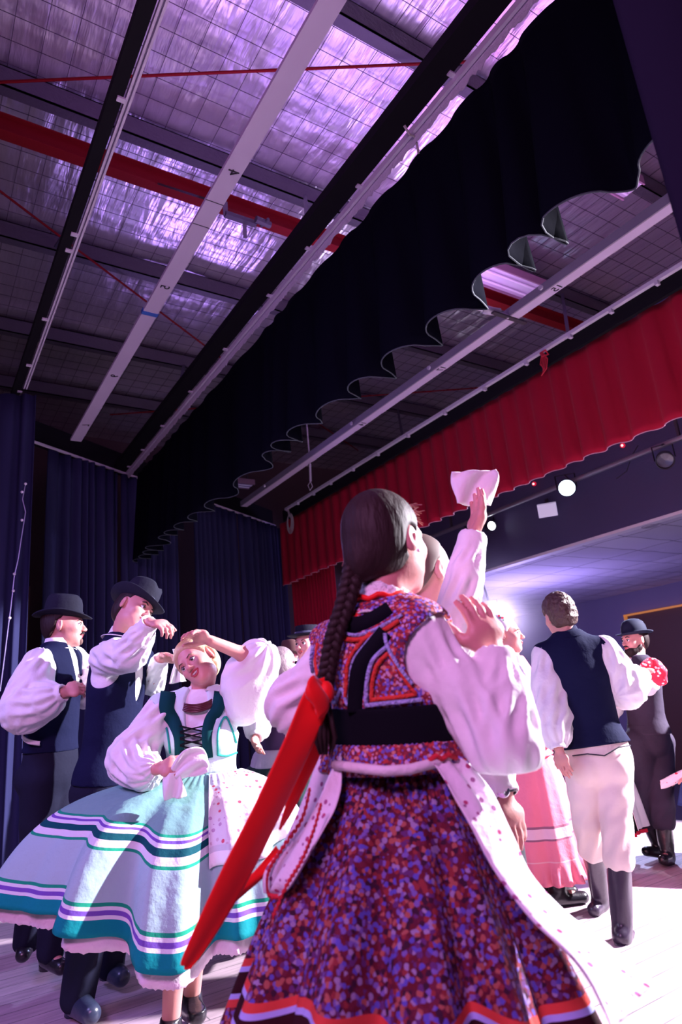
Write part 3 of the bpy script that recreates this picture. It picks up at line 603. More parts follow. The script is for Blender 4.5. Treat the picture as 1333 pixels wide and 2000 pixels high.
def fig(name, base, label, s, head, hf, hup, neck, pelvis, tf, arms, legs, h=.006, mskin=None, bust=False, slim=1., mouth=False, nose=True):
    """head: centre between the ears; hf: where the face looks; tf: where the chest faces; arms: {'L':dict,'R':dict}; legs: [(hip,knee,ankle,toe)]"""
    g = Fig(); g.s = s; g.h = h; g.name = name
    g.t = thing(name, base, label, 'person')
    g.head = np.array(head, float); g.hf = unit(hf); hup = unit(hup); hup = unit(hup-g.hf*(hup@g.hf)); g.hu = hup; g.hl = np.cross(hup, g.hf)   # left
    g.neck = np.array(neck, float); g.pel = np.array(pelvis, float); g.up = unit(g.neck-g.pel); tf = unit(tf); g.tf = unit(tf-g.up*(tf@g.up)); g.tl = np.cross(g.up, g.tf)
    g.arms = arms; g.legs = legs; g.bust = bust; g.slim = slim; g.T = np.linalg.norm(g.neck-g.pel)
    for k, sd in (('L', 1), ('R', -1)):
        a = arms.setdefault(k, {})
        a.setdefault('sh', g.neck+g.tl*sd*.165*s-g.up*.055*s)
        a.setdefault('el', a['sh']-g.up*.28*s+g.tl*sd*.05*s); a.setdefault('wr', a['el']-g.up*.23*s+g.tf*.08*s)
        a.setdefault('hd', unit(np.array(a['wr'])-np.array(a['el']))); a.setdefault('pn', -g.tl*sd); a.setdefault('curl', .35)
        for q in ('sh', 'el', 'wr', 'hd', 'pn'): a[q] = np.array(a[q], float)
    v = Vol(h); torso(v, g, -.012, top=True)
    for k, sd in (('L', 1), ('R', -1)):
        a = arms[k]
        v.u(seg(a['sh'], a['el'], .045*s, .036*s), .03).u(seg(a['el'], a['wr'], .036*s, .025*s), .012)
        v.u(ell(a['el']+(a['wr']-a['el'])*.25, (.04*s,)*3), .03)
        hand(v, a['wr'], a['hd'], a['pn'], -sd if False else sd, s*a.get('hs', 1), a['curl'], a.get('thumb', 1))
    for hip, kn, an, to in legs:
        hip, kn, an, to = [np.array(q, float) for q in (hip, kn, an, to)]
        v.u(seg(hip, kn, .078*s, .050*s), .04).u(seg(kn, an, .050*s, .036*s), .02).u(ell(kn+(an-kn)*.3-unit(to-an)*.02, (.052*s, .052*s, .10*s)), .03)
        v.u(seg(an-[0, 0, .02], to, .032*s, .026*s), .02)
    H = lambda f, l, u: g.head+s*(f*g.hf+l*g.hl+u*g.hu)
    g.H = H; AX = (g.hf, g.hl, g.hu)
    e = lambda c, r, ax=AX: ell(H(*c), tuple(q*s for q in r), ax)
    v.u(seg(H(-.022, 0, -.05), g.neck+g.up*.0, .052*s*slim, .060*s*slim), .03)
    v.u(e((-.014, 0, .03), (.098, .077, .094)), .02).u(e((.028, 0, -.03), (.062, .062, .078)), .03).u(e((.030, 0, -.068), (.056, .050, .036)), .03)
    v.u(e((.070, 0, -.098), (.020, .024, .018)), .025).u(e((.074, 0, .022), (.016, .048, .014)), .018)
    for q in (1, -1): v.u(e((.058, .042*q, -.022), (.024, .020, .020)), .02)
    if nose:
        v.u(seg(H(.088, 0, .008), H(.110, 0, -.028), .007*s, .0115*s), .012)
        for q in (1, -1): v.u(e((.099, .011*q, -.032), (.011, .008, .007)), .006)
        v.u(e((.090, 0, -.054), (.010, .024, .007)), .006).u(e((.087, 0, -.066), (.010, .021, .007)), .006)
    for q in (1, -1):
        v.sub(e((.104, .032*q, .001), (.018, .021, .012)), .014)
        earax = (unit(g.hf*.9+g.hl*.25*q), unit(g.hl*q-g.hf*.35), g.hu)
        v.u(ell(H(-.012, .080*q, -.006), (.019*s, .008*s, .033*s), earax), .006).sub(ell(H(-.006, .089*q, .0), (.010*s, .006*s, .020*s), earax), .006)
    if mouth: v.sub(e((.102, 0, -.061), (.020, .022, .008)), .006)
    g.body = v.build('body', mskin or SK, g.t)
    if nose:
        for q in (1, -1):
            MB().blob(H(.0795, .0315*q, .000), (.0115*s,)*3, AX, 12, 8).build('eye', m_eye, g.t, True)
            MB().blob(H(.0885, .0310*q, -.001), (.0045*s, .0065*s, .0065*s), AX, 10, 6).build('iris', m_iris, g.t, True)
            MB().path([H(.084, .044*q, .003), H(.0925, .032*q, .0095), H(.090, .020*q, .004)], .0022*s, 5).build('eyelash', m_iris, g.t, True)
    return g
def brows(g, m, w=.0035):
    for q in (1, -1): MB().path([g.H(.080, .050*q, .018), g.H(.0905, .035*q, .027), g.H(.093, .016*q, .021)], [w*.6*g.s, w*g.s, w*.8*g.s], 6).build('eyebrow', m, g.t, True)
def lips(g, open_=False):
    H = g.H
    if open_:
        MB().path([H(.088, .024, -.052), H(.096, .012, -.050), H(.100, 0, -.0505), H(.096, -.012, -.050), H(.088, -.024, -.052), H(.094, -.012, -.069), H(.097, 0, -.073), H(.094, .012, -.069), H(.088, .024, -.052)], .0042*g.s, 6).build('lips', m_lip, g.t, True)
        MB().blob(H(.0865, 0, -.0565), (.008*g.s, .019*g.s, .006*g.s), (g.hf, g.hl, g.hu)).build('teeth', m_teeth, g.t, True)
    else:
        b = MB().path([H(.090, .022, -.059), H(.0985, .008, -.055), H(.0995, 0, -.057), H(.0985, -.008, -.055), H(.090, -.022, -.059)], [.002*g.s, .0045*g.s, .004*g.s, .0045*g.s, .002*g.s], 6)
        b.path([H(.090, .020, -.061), H(.0955, 0, -.066), H(.090, -.020, -.061)], [.002*g.s, .005*g.s, .002*g.s], 6); b.build('lips', m_lip, g.t, True)
def torso(v, g, e, top=True, k=.05):
    s = g.s; w = g.slim; A = (g.tl, g.tf, g.up); C = lambda t, f=0.: g.pel+(g.neck-g.pel)*t+g.tf*f*s
    T = g.T
    sl, sr = g.arms['L']['sh'], g.arms['R']['sh']
    v.u(ell(C(.68), ((.155*w)*s+e, .105*s+e, .36*T+e), A), .02)
    v.u(seg(sl, sr, .050*s+e), k).u(seg(g.neck-g.up*.02, C(.75), .06*s+e, .09*s+e), .04)
    v.u(ell(C(.33), (.130*w*s+e, .100*s+e, .30*T+e), A), k)
    v.u(ell(C(.02, -.005), (.165*w*s+e, .118*s+e, .24*T+e), A), k)
    if g.bust:
        for q in (1, -1): v.u(ell(C(.60, .085)+g.tl*q*.07*s, (.062*s+e,)*3, A), .03)
def hand(v, wr, d, n, side, s, curl=.35, thumb=1):
    """palm, four fingers in three bones each and a thumb leaving the side of the palm"""
    d = unit(d); n = unit(n-d*(n@d)); x = np.cross(n, d)*side      # towards the thumb
    v.u(seg(wr+d*.012*s, wr+d*.05*s, .027*s, .034*s, flat=(n, 1.9)), .014)
    v.u(seg(wr+d*.055*s+x*.022*s, wr+d*.055*s-x*.022*s, .026*s, .024*s, flat=(n, 1.7)), .012)
    for i, (o, L) in enumerate(((.029, .070), (.010, .078), (-.010, .072), (-.028, .056))):
        p = wr+d*(.076-.004*abs(i-1))*s+x*o*s; a = .0; sp = o*2.2
        for q, fr in enumerate((.46, .30, .24)):
            a += curl*(1.0, 1.35, .9)[q]; dd = unit(d*math.cos(a)+n*math.sin(a)+x*sp*.35); p2 = p+dd*L*fr*s
            r = (.0092, .0084, .0076)[q]*s; v.u(seg(p, p2, r, r*.93), .004); p = p2
    if thumb:
        p = wr+d*.025*s+x*.026*s+n*.004*s
        for q, (L, a, b) in enumerate(((.034, .75, .65), (.030, .45, .95), (.024, .25, 1.0))):
            dd = unit(x*a+d*b+n*(.25+.5*curl*q)); p2 = p+dd*L*s; r = (.0135, .0108, .0095)[q]*s; v.u(seg(p, p2, r, r*.9), .008); p = p2
def sleeve(v, g, k, r, cuff=True, upto=1., fold=7, amp=.006, puff=None, kk=.025):
    """r = radii at shoulder, mid upper arm, elbow, mid forearm, cuff"""
    a = g.arms[k]; s = g.s; sh, el, wr = a['sh'], a['el'], a['wr']; mu = (sh+el)/2; mf = el+(wr-el)*.55; cu = el+(wr-el)*.80; ce = el+(wr-el)*.97
    if puff is not None: mu = mu+np.array(puff[0]); el = el+np.array(puff[1]); mf = mf+np.array(puff[2])
    v.u(seg(sh, mu, r[0]*s, r[1]*s, (fold, amp, 0.)), kk).u(seg(mu, el, r[1]*s, r[2]*s, (fold, amp*1.3, 1.)), kk)
    if upto > 1.2 or cuff: v.u(seg(el, mf, r[2]*s, r[3]*s, (fold+2, amp*1.3, 2.)), kk).u(seg(mf, cu, r[3]*s, r[4]*s*1.05, (fold+3, amp, 3.)), .015)
    if cuff: v.u(seg(cu, ce, r[4]*s, r[4]*s*1.02), .006)
def shirt(g, m, rL, rR, e=.010, kwL={}, kwR={}, low=-.25, name='shirt', neckcut=True, extra=None):
    v = Vol(g.h); torso(v, g, e)
    if rL: sleeve(v, g, 'L', rL, **kwL)
    if rR: sleeve(v, g, 'R', rR, **kwR)
    if extra: extra(v)
    for k in 'LR':
        a = g.arms[k]; fd = unit(a['wr']-a['el']); v.sub(seg(a['el']+(a['wr']-a['el'])*1.02+fd*.03, a['wr']+fd*.2, .045*g.s), .003)
    v.cut(half(g.pel+g.up*.07*g.s, -g.up))
    if neckcut: v.sub(ell(g.neck+g.up*.055*g.s+g.tf*.005, (.062*g.s, .062*g.s, .06*g.s), (g.tl, g.tf, g.up)), .008)
    o = v.build(name, m, g.t); return o
def collar(g, m, r=.066, h=.035, gap=.5, lift=.012, name='collar', wob=0.):
    b = MB(); n = 40; V = []; nz = unit(g.up*.6+g.hu*.4); f = unit(g.tf-nz*(g.tf@nz)); l = np.cross(nz, f); s = g.s; c = g.neck+g.up*lift*s
    for j in range(5):
        for i in range(n+1):
            t = gap+(2*math.pi-2*gap)*i/n; rr = (r+(.004 if j < 4 else .012)*(j-1))*s+wob*math.sin(14*t)*(j/4)
            z = h*(1-j/2.)*s if j < 3 else h*(-.6*(j-2))*s*.6
            V.append(c+f*math.cos(t)*rr+l*math.sin(t)*rr+nz*(z+.01*s))
    F = [[j*(n+1)+i, j*(n+1)+i+1, (j+1)*(n+1)+i+1, (j+1)*(n+1)+i] for j in range(4) for i in range(n)]
    solid(mesh(name, V, F, m, g.t), .003)
def vest(g, m, e=.022, low=.02, vneck=.45, arm=.098, name='vest', open_=0, back_neck=.02, fold=False):
    s = g.s; v = Vol(g.h); torso(v, g, e)
    for k, q in (('L', 1), ('R', -1)):
        a = g.arms[k]; v.sub(seg(a['sh']+g.tl*q*.035*s-g.up*.045*s, a['sh']+g.tl*q*.20*s-g.up*.05*s, arm*s, arm*s), .008)
    v.sub(ell(g.neck+g.up*(.06-back_neck)*s, (.072*s, .075*s, .07*s), (g.tl, g.tf, g.up)), .01)
    if vneck: v.sub(ell(g.neck+g.tf*.13*s-g.up*.02*s, (.055*s, .09*s, vneck*g.T), (g.tl, g.tf, g.up)), .01)
    if open_: v.sub(seg(g.neck+g.tf*.17*s, g.pel+g.tf*.17*s-g.up*.1, open_*s, open_*1.5*s), .01)
    v.cut(half(g.pel+g.up*low, -g.up)); return v.build(name, m, g.t)
def trousers(g, m, e=.014, wide=1., knee=.25, tuck=True, name='trousers', top=.06):
    s = g.s; v = Vol(g.h); A = (g.tl, g.tf, g.up); v.u(ell(g.pel-g.up*.01, (.162*g.slim*s+e, .118*s+e, .15*s+e), A), .04).u(ell(g.pel+g.up*.09*s, (.140*g.slim*s+e, .108*s+e, .12*s), A), .05)
    for i, (hip, kn, an, to) in enumerate(g.legs):
        hip, kn, an = [np.array(q, float) for q in (hip, kn, an)]
        v.u(seg(hip, (hip+kn)/2, .090*s*wide+e, .076*s*wide+e), .014).u(seg((hip+kn)/2, kn, .076*s*wide+e, .060*s*wide+e, (5, .004, i*2.)), .012)
        q = seg(kn, an, .064*s*wide+e, .050*s*wide+e, (5, .006, 1.+i)) if not tuck else seg(kn, kn+(an-kn)*.34, .064*s*wide+e, .064*s+e, (6, .005, 1.))
        v.u(q, .012); v.u(ell(hip-g.tf*.055*s+g.up*.0, (.082*s, .08*s, .090*s), A), .014)
    v.cut(half(g.pel+g.up*top*s*1.6, g.up)); return v.build(name, m, g.t)
def boots(g, m, high=True, names='boot'):
    s = g.s
    for hip, kn, an, to in g.legs:
        kn, an, to = [np.array(q, float) for q in (kn, an, to)]; v = Vol(min(g.h, .006)); d = unit(to-an); up = unit(kn-an); fd = unit(d-up*(d@up))
        heel = an-unit(np.cross(np.cross([0, 0, 1.], fd), [0, 0, 1.]))*0-fd*.035*s-up*.055*s
        v.u(seg(an-fd*.01-up*.045*s, to-fd*.01, .044*s, .037*s, flat=(up, 1.08)), .02).u(ell(heel+up*.02, (.040*s,)*3), .02)
        if high: v.u(seg(an, kn-up*.09*s, .049*s, .066*s, (4, .002, 0.)), .025); v.cut(half(kn-up*.10*s, up))
        else: v.u(seg(an-up*.02, an+up*.035*s, .046*s, .044*s), .02).u(seg(an-up*.01, to+up*.012, .044*s, .038*s), .02); v.cut(half(an+np.array([0, 0, .045*s]), unit(up*.4+np.array([0, 0, 1.]))))
        o = v.build(names, m, g.t)
        hb = MB(); c = heel-up*.02*s; hb.tube(c+up*.012, c-up*.020*s, .034*s, 14, .032*s); hb.build('heel', m, o, True)
def hat(g, m, kind='fedora', tilt=0., back=.0, band=None, lift=.050, rb=.150):
    s = g.s; up = unit(g.hu-g.hf*tilt); f = unit(g.hf-up*(g.hf@up)); l = np.cross(up, f); c = g.H(-.012-back, 0, lift)
    if kind == 'fedora': crown = [(.094, 0), (.094, .02), (.090, .07), (.084, .105), (.076, .118), (.05, .118), (.02, .108), (0, .104)]
    elif kind == 'pork': crown = [(.094, 0), (.093, .03), (.091, .068), (.088, .074), (.082, .075), (.06, .070), (0, .068)]
    else: crown = [(.095, 0), (.096, .03), (.092, .065), (.078, .098), (.052, .118), (.025, .125), (0, .127)]
    curl = .030 if kind != 'pork' else .006
    def wb(q, t, r, h):
        if r > .1: k = (r-.1)/.05; q[2] += k*k*(curl*(math.sin(t)**2)*.9+.010*(1 if kind != 'pork' else .5)) - (.012*k*math.cos(t)**2 if kind == 'fedora' else 0)
        q[0] *= 1.10; q[1] *= .94
        if kind == 'fedora' and h > .09: q[2] -= .018*math.exp(-(q[1]/.022)**2)
        return q*s
    o = MB().lathe(c, (f, l, up), [(.086, -.004), (rb, -.004), (rb+.004, 0), (rb, .003), (.100, .003)]+crown, 40, wb).build('hat', m, g.t, True)
    if band: MB().lathe(c, (f, l, up), [(.0975, .004), (.0965, .030), (.0955, .030), (.094, .004)], 40, wb).build('hat_band', band, o, True)
def hair(g, m, e=.010, low=-.045, front=.055, name='hair', long_=0., curly=0.):
    s = g.s; H = g.H; v = Vol(min(g.h, .005)); A = (g.hf, g.hl, g.hu)
    v.u(ell(H(-.020, 0, .032), ((.098+e)*s, (.080+e)*s, (.098+e)*s), A), .01).u(ell(H(-.050, 0, -.02), (.062*s, (.066+e)*s, .07*s), A), .03)
    v.cut(half(H(front, 0, .07), unit(g.hf*1.0-g.hu*.62)), .012).cut(half(H(0, 0, low), unit(g.hf*.95-g.hu*.62)), .012).cut(half(H(0, 0, low-.055), -g.hu), .01)
    for q in (1, -1): v.sub(ell(H(-.004, .088*q, -.008), (.026*s, .036*s, .040*s), A), .006)
    dsp = None
    if curly:
        def dsp(V): return V+curly*np.sin(V*140+3*np.sin(V[:, [1, 2, 0]]*90))
    return v.build(name, m, g.t, dsp)
def skirt(g, name, m, wc, wr, hem, nf, amp, th0=0., th1=2*math.pi, v0=0., v1=1., off=0., belly=.35, nu=200, nv=40, ph=0., ruffle=0., thick=.004, seed=3, parent=None, scallop=0.):
    """wc waist centre; hem(theta) -> 3D hem point; profile bellies out"""
    rs = np.random.RandomState(seed); wc = np.array(wc, float); V = []; uv = []
    a1, a2 = g.tl, g.tf
    for j in range(nv+1):
        t = v0+(v1-v0)*j/nv
        for i in range(nu+1):
            th = th0+(th1-th0)*i/nu; w = wc+(a1*math.cos(th)+a2*math.sin(th)*.8)*(wr+off*.5)
            hp = np.array(hem(th), float); d = hp-w; out = unit([d[0], d[1], 0])
            q = w+d*t; q = q+out*(belly*np.linalg.norm(d[:2])*math.sin(math.pi*t)*.30)+np.array([0, 0, 1.])*(belly*.16*math.sin(math.pi*t))
            fo = math.sin(nf*th+ph+.8*math.sin(2*th+seed)); fo = math.copysign(abs(fo)**.8, fo)+.45*math.sin((nf*1.9)*th+1.3*seed)
            q = q+out*(amp*(t**1.1)*fo+off+(.004*math.sin(nf*5*th) if t < .15 else 0))
            if ruffle and t > .86: q = q+out*(ruffle*(t-.86)/.14*(1+.6*math.sin(nf*4*th)))
            if scallop and j == nv: q = q+np.array([0, 0, scallop*abs(math.sin(nf*9*th))])
            V.append(q); uv.append((th/(2*math.pi), t))
    n = nu+1; F = [[j*n+i, (j+1)*n+i, (j+1)*n+i+1, j*n+i+1] for j in range(nv) for i in range(nu)]
    o = mesh(name, V, F, m, parent or g.t, uv); solid(o, thick); return o
def ring_hem(c, r, a1, a2, tilt=None):
    c = np.array(c, float)
    def f(th):
        q = c+a1*math.cos(th)*r+a2*math.sin(th)*r
        if tilt: q = q+np.array([0, 0, tilt(th)])
        return q
    return f
def stand_legs(g_pel, tl, tf, s, spread=.10, z=.085, fwd=(0, 0)):
    out = []
    for q, fo in ((1, fwd[0]), (-1, fwd[1])):
        hip = np.array(g_pel)+tl*q*.085*s-[0, 0, .03]; an = np.array([g_pel[0], g_pel[1], z])+tl*q*spread*s+tf*fo; kn = (hip+an)/2+tf*.03
        out.append((hip, kn, an, an+tf*.15*s+[0, 0, -.052]))
    return out
def flat_(p): return (p[0], p[1], 0.)
def legs_px(sp):
    return [tuple(np.array(p, float) for p in l) for l in sp]

# ---- woman in front, back to the camera
def front_woman():
    R = lambda u=750: DIR(u, 1, 0); A = lambda u=750: DIR(u, 0, 1)
    s = .95; neck = P(748, 1200, 1.47); pel = P(782, 1560, 1.50)
    tf = DIR(750, .50, .87)
    arms = {'R': dict(sh=P(818, 1240, 1.41), el=P(985, 1458, 1.37), wr=P(966, 1282, 1.42), hd=unit(P(925, 1160, 1.42)-P(966, 1282, 1.42)), pn=DIR(900, -.5, .85), curl=.22),
            'L': dict(sh=P(656, 1268, 1.60), el=P(574, 1376, 1.66), wr=P(636, 1396, 1.84), hd=DIR(640, .9, .4), pn=DIR(640, .3, -1), curl=.3)}
    g = fig('person', flat_(pel), 'woman seen from behind in flowered bodice and skirt, long braid tied with red ribbon', s, P(757, 1064, 1.47), DIR(745, .66, .75, .02), (-.05, .02, 1),
            neck, pel, tf, arms, stand_legs(pel, np.cross([0, 0, 1.], tf), tf, s, .09), h=.005, bust=True)
    shirt(g, m_shirt, (.040, .050, .072), (.050, .058, .070, .062, .044), kwL=dict(cuff=False, fold=9, amp=.008), kwR=dict(fold=9, amp=.007), name='blouse')
    # frilled end of the left sleeve and a hanging underside of the right one
    pr = cloth_print('flower_bodice', (.20, .02, .04), [(.22, .18, .65), (.45, .05, .05), (.55, .32, .50), (.08, .03, .10), (.15, .10, .42), (.55, .22, .18), (.25, .03, .05)], 165, .62, bump=.2)
    vest(g, pr, e=.024, low=.085*s, vneck=0, arm=.088, name='bodice', back_neck=.015)
    mb = mat('black_velvet_trim', (.004, .004, .008), .9, spec=.1); mr = cloth('orange_red_braid', (.62, .05, .035), .8, .5, 120); mblue = cloth('pale_blue_lace', (.45, .47, .85), .8, .9, 150)
    # wide black band round the waist
    v = Vol(.005); torso(v, g, .030); v.cut(half(g.pel+g.up*.125*s, -g.up)).cut(half(g.pel+g.up*.205*s, g.up)); v.build('waist_band', mb, g.t)
    # trims laid on the back: projected on the torso surface
    S = Vol(.01); torso(S, g, .0245); prims = S.p
    def sdf(p):
        D = .2
        for (l, hh, f), k, op in prims:
            d = float(f(p[0], p[1], p[2])); t = min(max(.5+.5*(d-D)/k, 0), 1); D = d+(D-d)*t-k*t*(1-t)
        return D
    def onback(u, vv):
        d = unit(ray(u, vv)); p = CAMP+d*1.0
        for _ in range(60):
            q = sdf(p)
            if q < .0006: break
            p = p+d*max(q*.9, .0004)
            if np.linalg.norm(p-CAMP) > 2.2: return None
        return p-d*.002
    def strip(pts, w, m, name, r=.0035):
        pts = catmull([list(p)+[0] for p in pts], 26); V = []
        P3 = [onback(p[0], p[1]) for p in pts]; P3 = [p for p in P3 if p is not None]; b = MB()
        k = len(P3); L = []
        for i in range(k):
            d = unit(P3[min(i+1, k-1)]-P3[max(i-1, 0)]); vw = unit(P3[i]-CAMP); x = unit(np.cross(d, vw)); L.append((P3[i]-x*w/2, P3[i]+x*w/2))
        V = [q for ab in L for q in ab]; F = [[2*i, 2*i+1, 2*i+3, 2*i+2] for i in range(k-1)]
        solid(mesh(name, V, F, m, g.t), r*2)
    back_edge = [(756, 1236), (735, 1262), (708, 1300), (700, 1345), (698, 1392)]
    strip(back_edge, .040, mb, 'velvet_band')
    strip([(742, 1228), (718, 1254), (690, 1292), (684, 1340), (681, 1378)], .007, mblue, 'lace_edging', .005); strip([(732, 1228), (708, 1252), (681, 1290), (676, 1340), (673, 1374)], .007, mr, 'braid_trim', .004)
    strip([(754, 1264), (728, 1290), (717, 1330), (715, 1376)], .008, mblue, 'lace_edging', .005); strip([(758, 1276), (738, 1298), (728, 1330), (726, 1366)], .008, mr, 'braid_trim', .004)
    strip([(714, 1378), (750, 1374), (790, 1370), (824, 1366)], .008, mblue, 'lace_edging', .005); strip([(724, 1367), (752, 1364), (790, 1360), (814, 1355)], .008, mr, 'braid_trim', .004)
    strip([(752, 1238), (757, 1262), (778, 1300), (806, 1336)], .007, mblue, 'lace_edging', .005); strip([(762, 1278), (778, 1306), (800, 1340), (812, 1354)], .007, mr, 'braid_trim', .004)
    strip([(676, 1222), (705, 1222), (735, 1210), (765, 1192)], .040, mb, 'velvet_band'); strip([(668, 1236), (700, 1240), (740, 1226), (786, 1200)], .007, mblue, 'lace_edging', .005); strip([(664, 1246), (700, 1249), (742, 1235), (780, 1212)], .009, mr, 'braid_trim', .004)
    strip([(612, 1262), (608, 1290), (612, 1320)], .008, mblue, 'lace_edging', .005); strip([(620, 1258), (616, 1290), (620, 1320)], .006, mr, 'braid_trim', .004)
    strip([(645, 1362), (655, 1372), (667, 1345), (677, 1374), (686, 1376)], .006, mblue, 'lace_edging', .005)
    # skirt
    sk = cloth_print('dark_flower_skirt', (.10, .010, .035), [(.10, .08, .44), (.12, .010, .025), (.36, .10, .09), (.04, .008, .03), (.17, .11, .40), (.24, .03, .04), (.11, .03, .15), (.30, .22, .42), (.14, .015, .04)], 125, .70,
                     bands=[(.675, .697, (.62, .06, .05)), (.697, .713, (.40, .42, .85)), (.713, .775, (.03, .003, .008)), (.775, .791, (.40, .42, .85)), (.791, .815, (.62, .06, .05))], bump=.25)
    wc = P(772, 1478, 1.49); hc = P(800, 2060, 1.50); hc[2] = .50
    hem = ring_hem(hc, .37, g.tl, g.tf, lambda th: -.075*math.sin(th)+.02*math.sin(7*th))
    skirt(g, 'skirt', sk, wc, .128, hem, 11, .042, belly=.10, nu=420, nv=50, seed=5)
    skirt(g, 'peplum', pr, P(768, 1440, 1.48), .142, ring_hem(P(772, 1492, 1.49), .165, g.tl, g.tf*.85), 16, .004, belly=.1, nu=200, nv=8)
    # apron: two flowered white panels flying out either side, and its tie
    ap = cloth_print('apron_white_sprigs', (.74, .68, .76), [None, (.42, .06, .16), None, (.35, .10, .25), (.30, .12, .25)], 56, .30, bump=.5)
    tie = cloth('apron_tie', (.75, .68, .74), .9, .4, 40)
    def rib(px, w0, m, name, r=.01):
        b = MB().path([P(*q) for q in px], w0, 8); b.build(name, m, g.t, True)
    rib([(655, 1494, 1.40), (700, 1500, 1.335), (752, 1506, 1.31), (800, 1503, 1.31), (850, 1490, 1.34), (880, 1478, 1.39)], .0095, tie, 'apron_tie')
    o = sheet('apron', [P(842, 1482, 1.335), P(880, 1530, 1.30), P(925, 1600, 1.26), P(975, 1700, 1.22), P(1040, 1800, 1.16), P(1130, 1900, 1.1), P(1190, 2030, 1.05)],
              [P(898, 1466, 1.42), P(965, 1540, 1.42), P(1000, 1620, 1.42), P(1035, 1712, 1.42), P(1100, 1790, 1.40), P(1180, 1850, 1.38), P(1275, 1918, 1.34)], ap, g.t, 22, 70, .010, 2.2)
    redz = cloth('red_crochet_edge', (.60, .03, .05), .8, .5, 80)
    rib([(838, 1486, 1.33), (852, 1476, 1.335), (864, 1482, 1.34), (876, 1474, 1.36), (892, 1480, 1.38)], .005, redz, 'red_edging')
    o = sheet('apron', [P(652, 1462, 1.52), P(616, 1480, 1.54), P(596, 1540, 1.55), P(580, 1590, 1.52), P(556, 1650, 1.50), P(524, 1700, 1.48), P(522, 1745, 1.46)],
              [P(668, 1474, 1.40), P(664, 1520, 1.38), P(650, 1570, 1.36), P(632, 1610, 1.35), P(606, 1665, 1.34), P(570, 1735, 1.36), P(545, 1752, 1.42)], ap, g.t, 20, 60, .008, 2.)
    def zig(px, amp, n, r=.0024):
        c = catmull([P(*q) for q in px], n*4+1); pts = [c[i]+np.array([0, 0, amp*((i//2) % 2-.5)*2]) for i in range(len(c))]
        MB().path(pts, r, 5).build('red_edging', redz, g.t, True)
    zig([(606, 1540, 1.40), (590, 1600, 1.44), (553, 1655, 1.46), (525, 1702, 1.45), (524, 1745, 1.43), (545, 1752, 1.40)], .004, 26)
    zig([(628, 1570, 1.34), (612, 1625, 1.335), (590, 1680, 1.32), (560, 1730, 1.34), (534, 1790, 1.36)], .004, 22)
    # neck cord, hair, braid, earring, stray hairs
    collar(g, m_lace, .064, .040, .3, .02, 'blouse_collar', .004)
    c = []; nz = unit(g.up*.6+g.hu*.4); f = unit(g.tf-nz*(g.tf@nz)); l = np.cross(nz, f)
    mred = mat('red_satin', (.80, .012, .012), .55, 0, .06, 30, spec=.2, sheen=.2)
    for i in range(41): t = 2*math.pi*i/40; c.append(g.neck+(f*math.cos(t)*.072+l*math.sin(t)*.066)+nz*(.034+.004*math.sin(9*t)))
    MB().path(c, .0065, 7).build('red_neck_cord', mred, g.t, True)
    for q in range(4): MB().path([P(728, 1176, 1.405), P(722-q*6, 1184+q*5, 1.40), P(708-q*9, 1196+q*6, 1.40), P(692-q*4, 1206+q*8, 1.41)], [.004, .007, .007, .003], 6).build('cord_end', mred, g.t, True)
    v = Vol(.004); H = g.H; AX = (g.hf, g.hl, g.hu)
    v.u(ell(H(-.018, 0, .033), (.105*s, .084*s, .102*s), AX), .02).u(ell(H(-.046, 0, -.025), (.066*s, .066*s, .068*s), AX), .04).u(ell(H(-.100, .01, -.050), (.026*s, .030*s, .042*s), AX), .03)
    v.cut(half(H(.058, 0, .07), unit(g.hf*1.0-g.hu*.50)), .01).cut(half(H(.012, 0, -.035), unit(g.hf*.9-g.hu*.55)), .01).cut(half(H(0, 0, -.095), -unit(g.hu*.9-g.hf*.4)), .01)
    for q in (1, -1): v.sub(ell(H(.004, .085*q, -.012), (.028*s, .03*s, .040*s), AX), .008)
    v.build('hair', m_hairb, g.t)
    path = catmull([P(697, 1088, 1.42), P(688, 1130, 1.40), P(672, 1190, 1.39), P(652, 1250, 1.38), P(640, 1310, 1.38), P(634, 1360, 1.385)], 90)
    st = [[], [], []]
    for i, p in enumerate(path):
        t = i/89*2*math.pi*6.5; d = unit(path[min(i+1, 89)]-path[max(i-1, 0)]); x = unit(np.cross(d, unit(p-CAMP))); y = np.cross(d, x); w = .0145*(1-.35*i/89)
        for k in range(3): st[k].append(p+x*w*math.sin(t+2.094*k)+y*w*.55*math.sin(2*(t+2.094*k)))
    br = MB()
    for k in range(3): br.path(st[k], [.0125*(1-.35*i/89) for i in range(90)], 8)
    braid = br.build('braid', m_hairb, g.t, True)
    tl = MB()
    for k in range(16): a = RNG.randn(2)*.008; tl.path([P(636+a[0]*300, 1362, 1.385+a[1]), P(632+a[0]*900, 1400, 1.38+a[1]*1.5), P(632+a[0]*1500, 1440, 1.38+a[1]*2), P(634+a[0]*900, 1474, 1.38+a[1])], [.005, .006, .005, .001], 5)
    tl.build('braid_end', m_hairb, braid, True)
    sh = MB()
    for k in range(0):
        a = RNG.rand(); q0 = P(700-20*a, 985+100*a, 1.46); u = 664+22*RNG.rand(); vv = 1030+95*RNG.rand(); q1 = P(u+8, vv-25, 1.47+RNG.randn()*.02); q2 = P(u+RNG.randn()*4, vv+RNG.rand()*16, 1.47+RNG.randn()*.02)
        sh.path([q0, (q0+q1)/2+RNG.randn(3)*.004, q1, q2], .0007, 3)
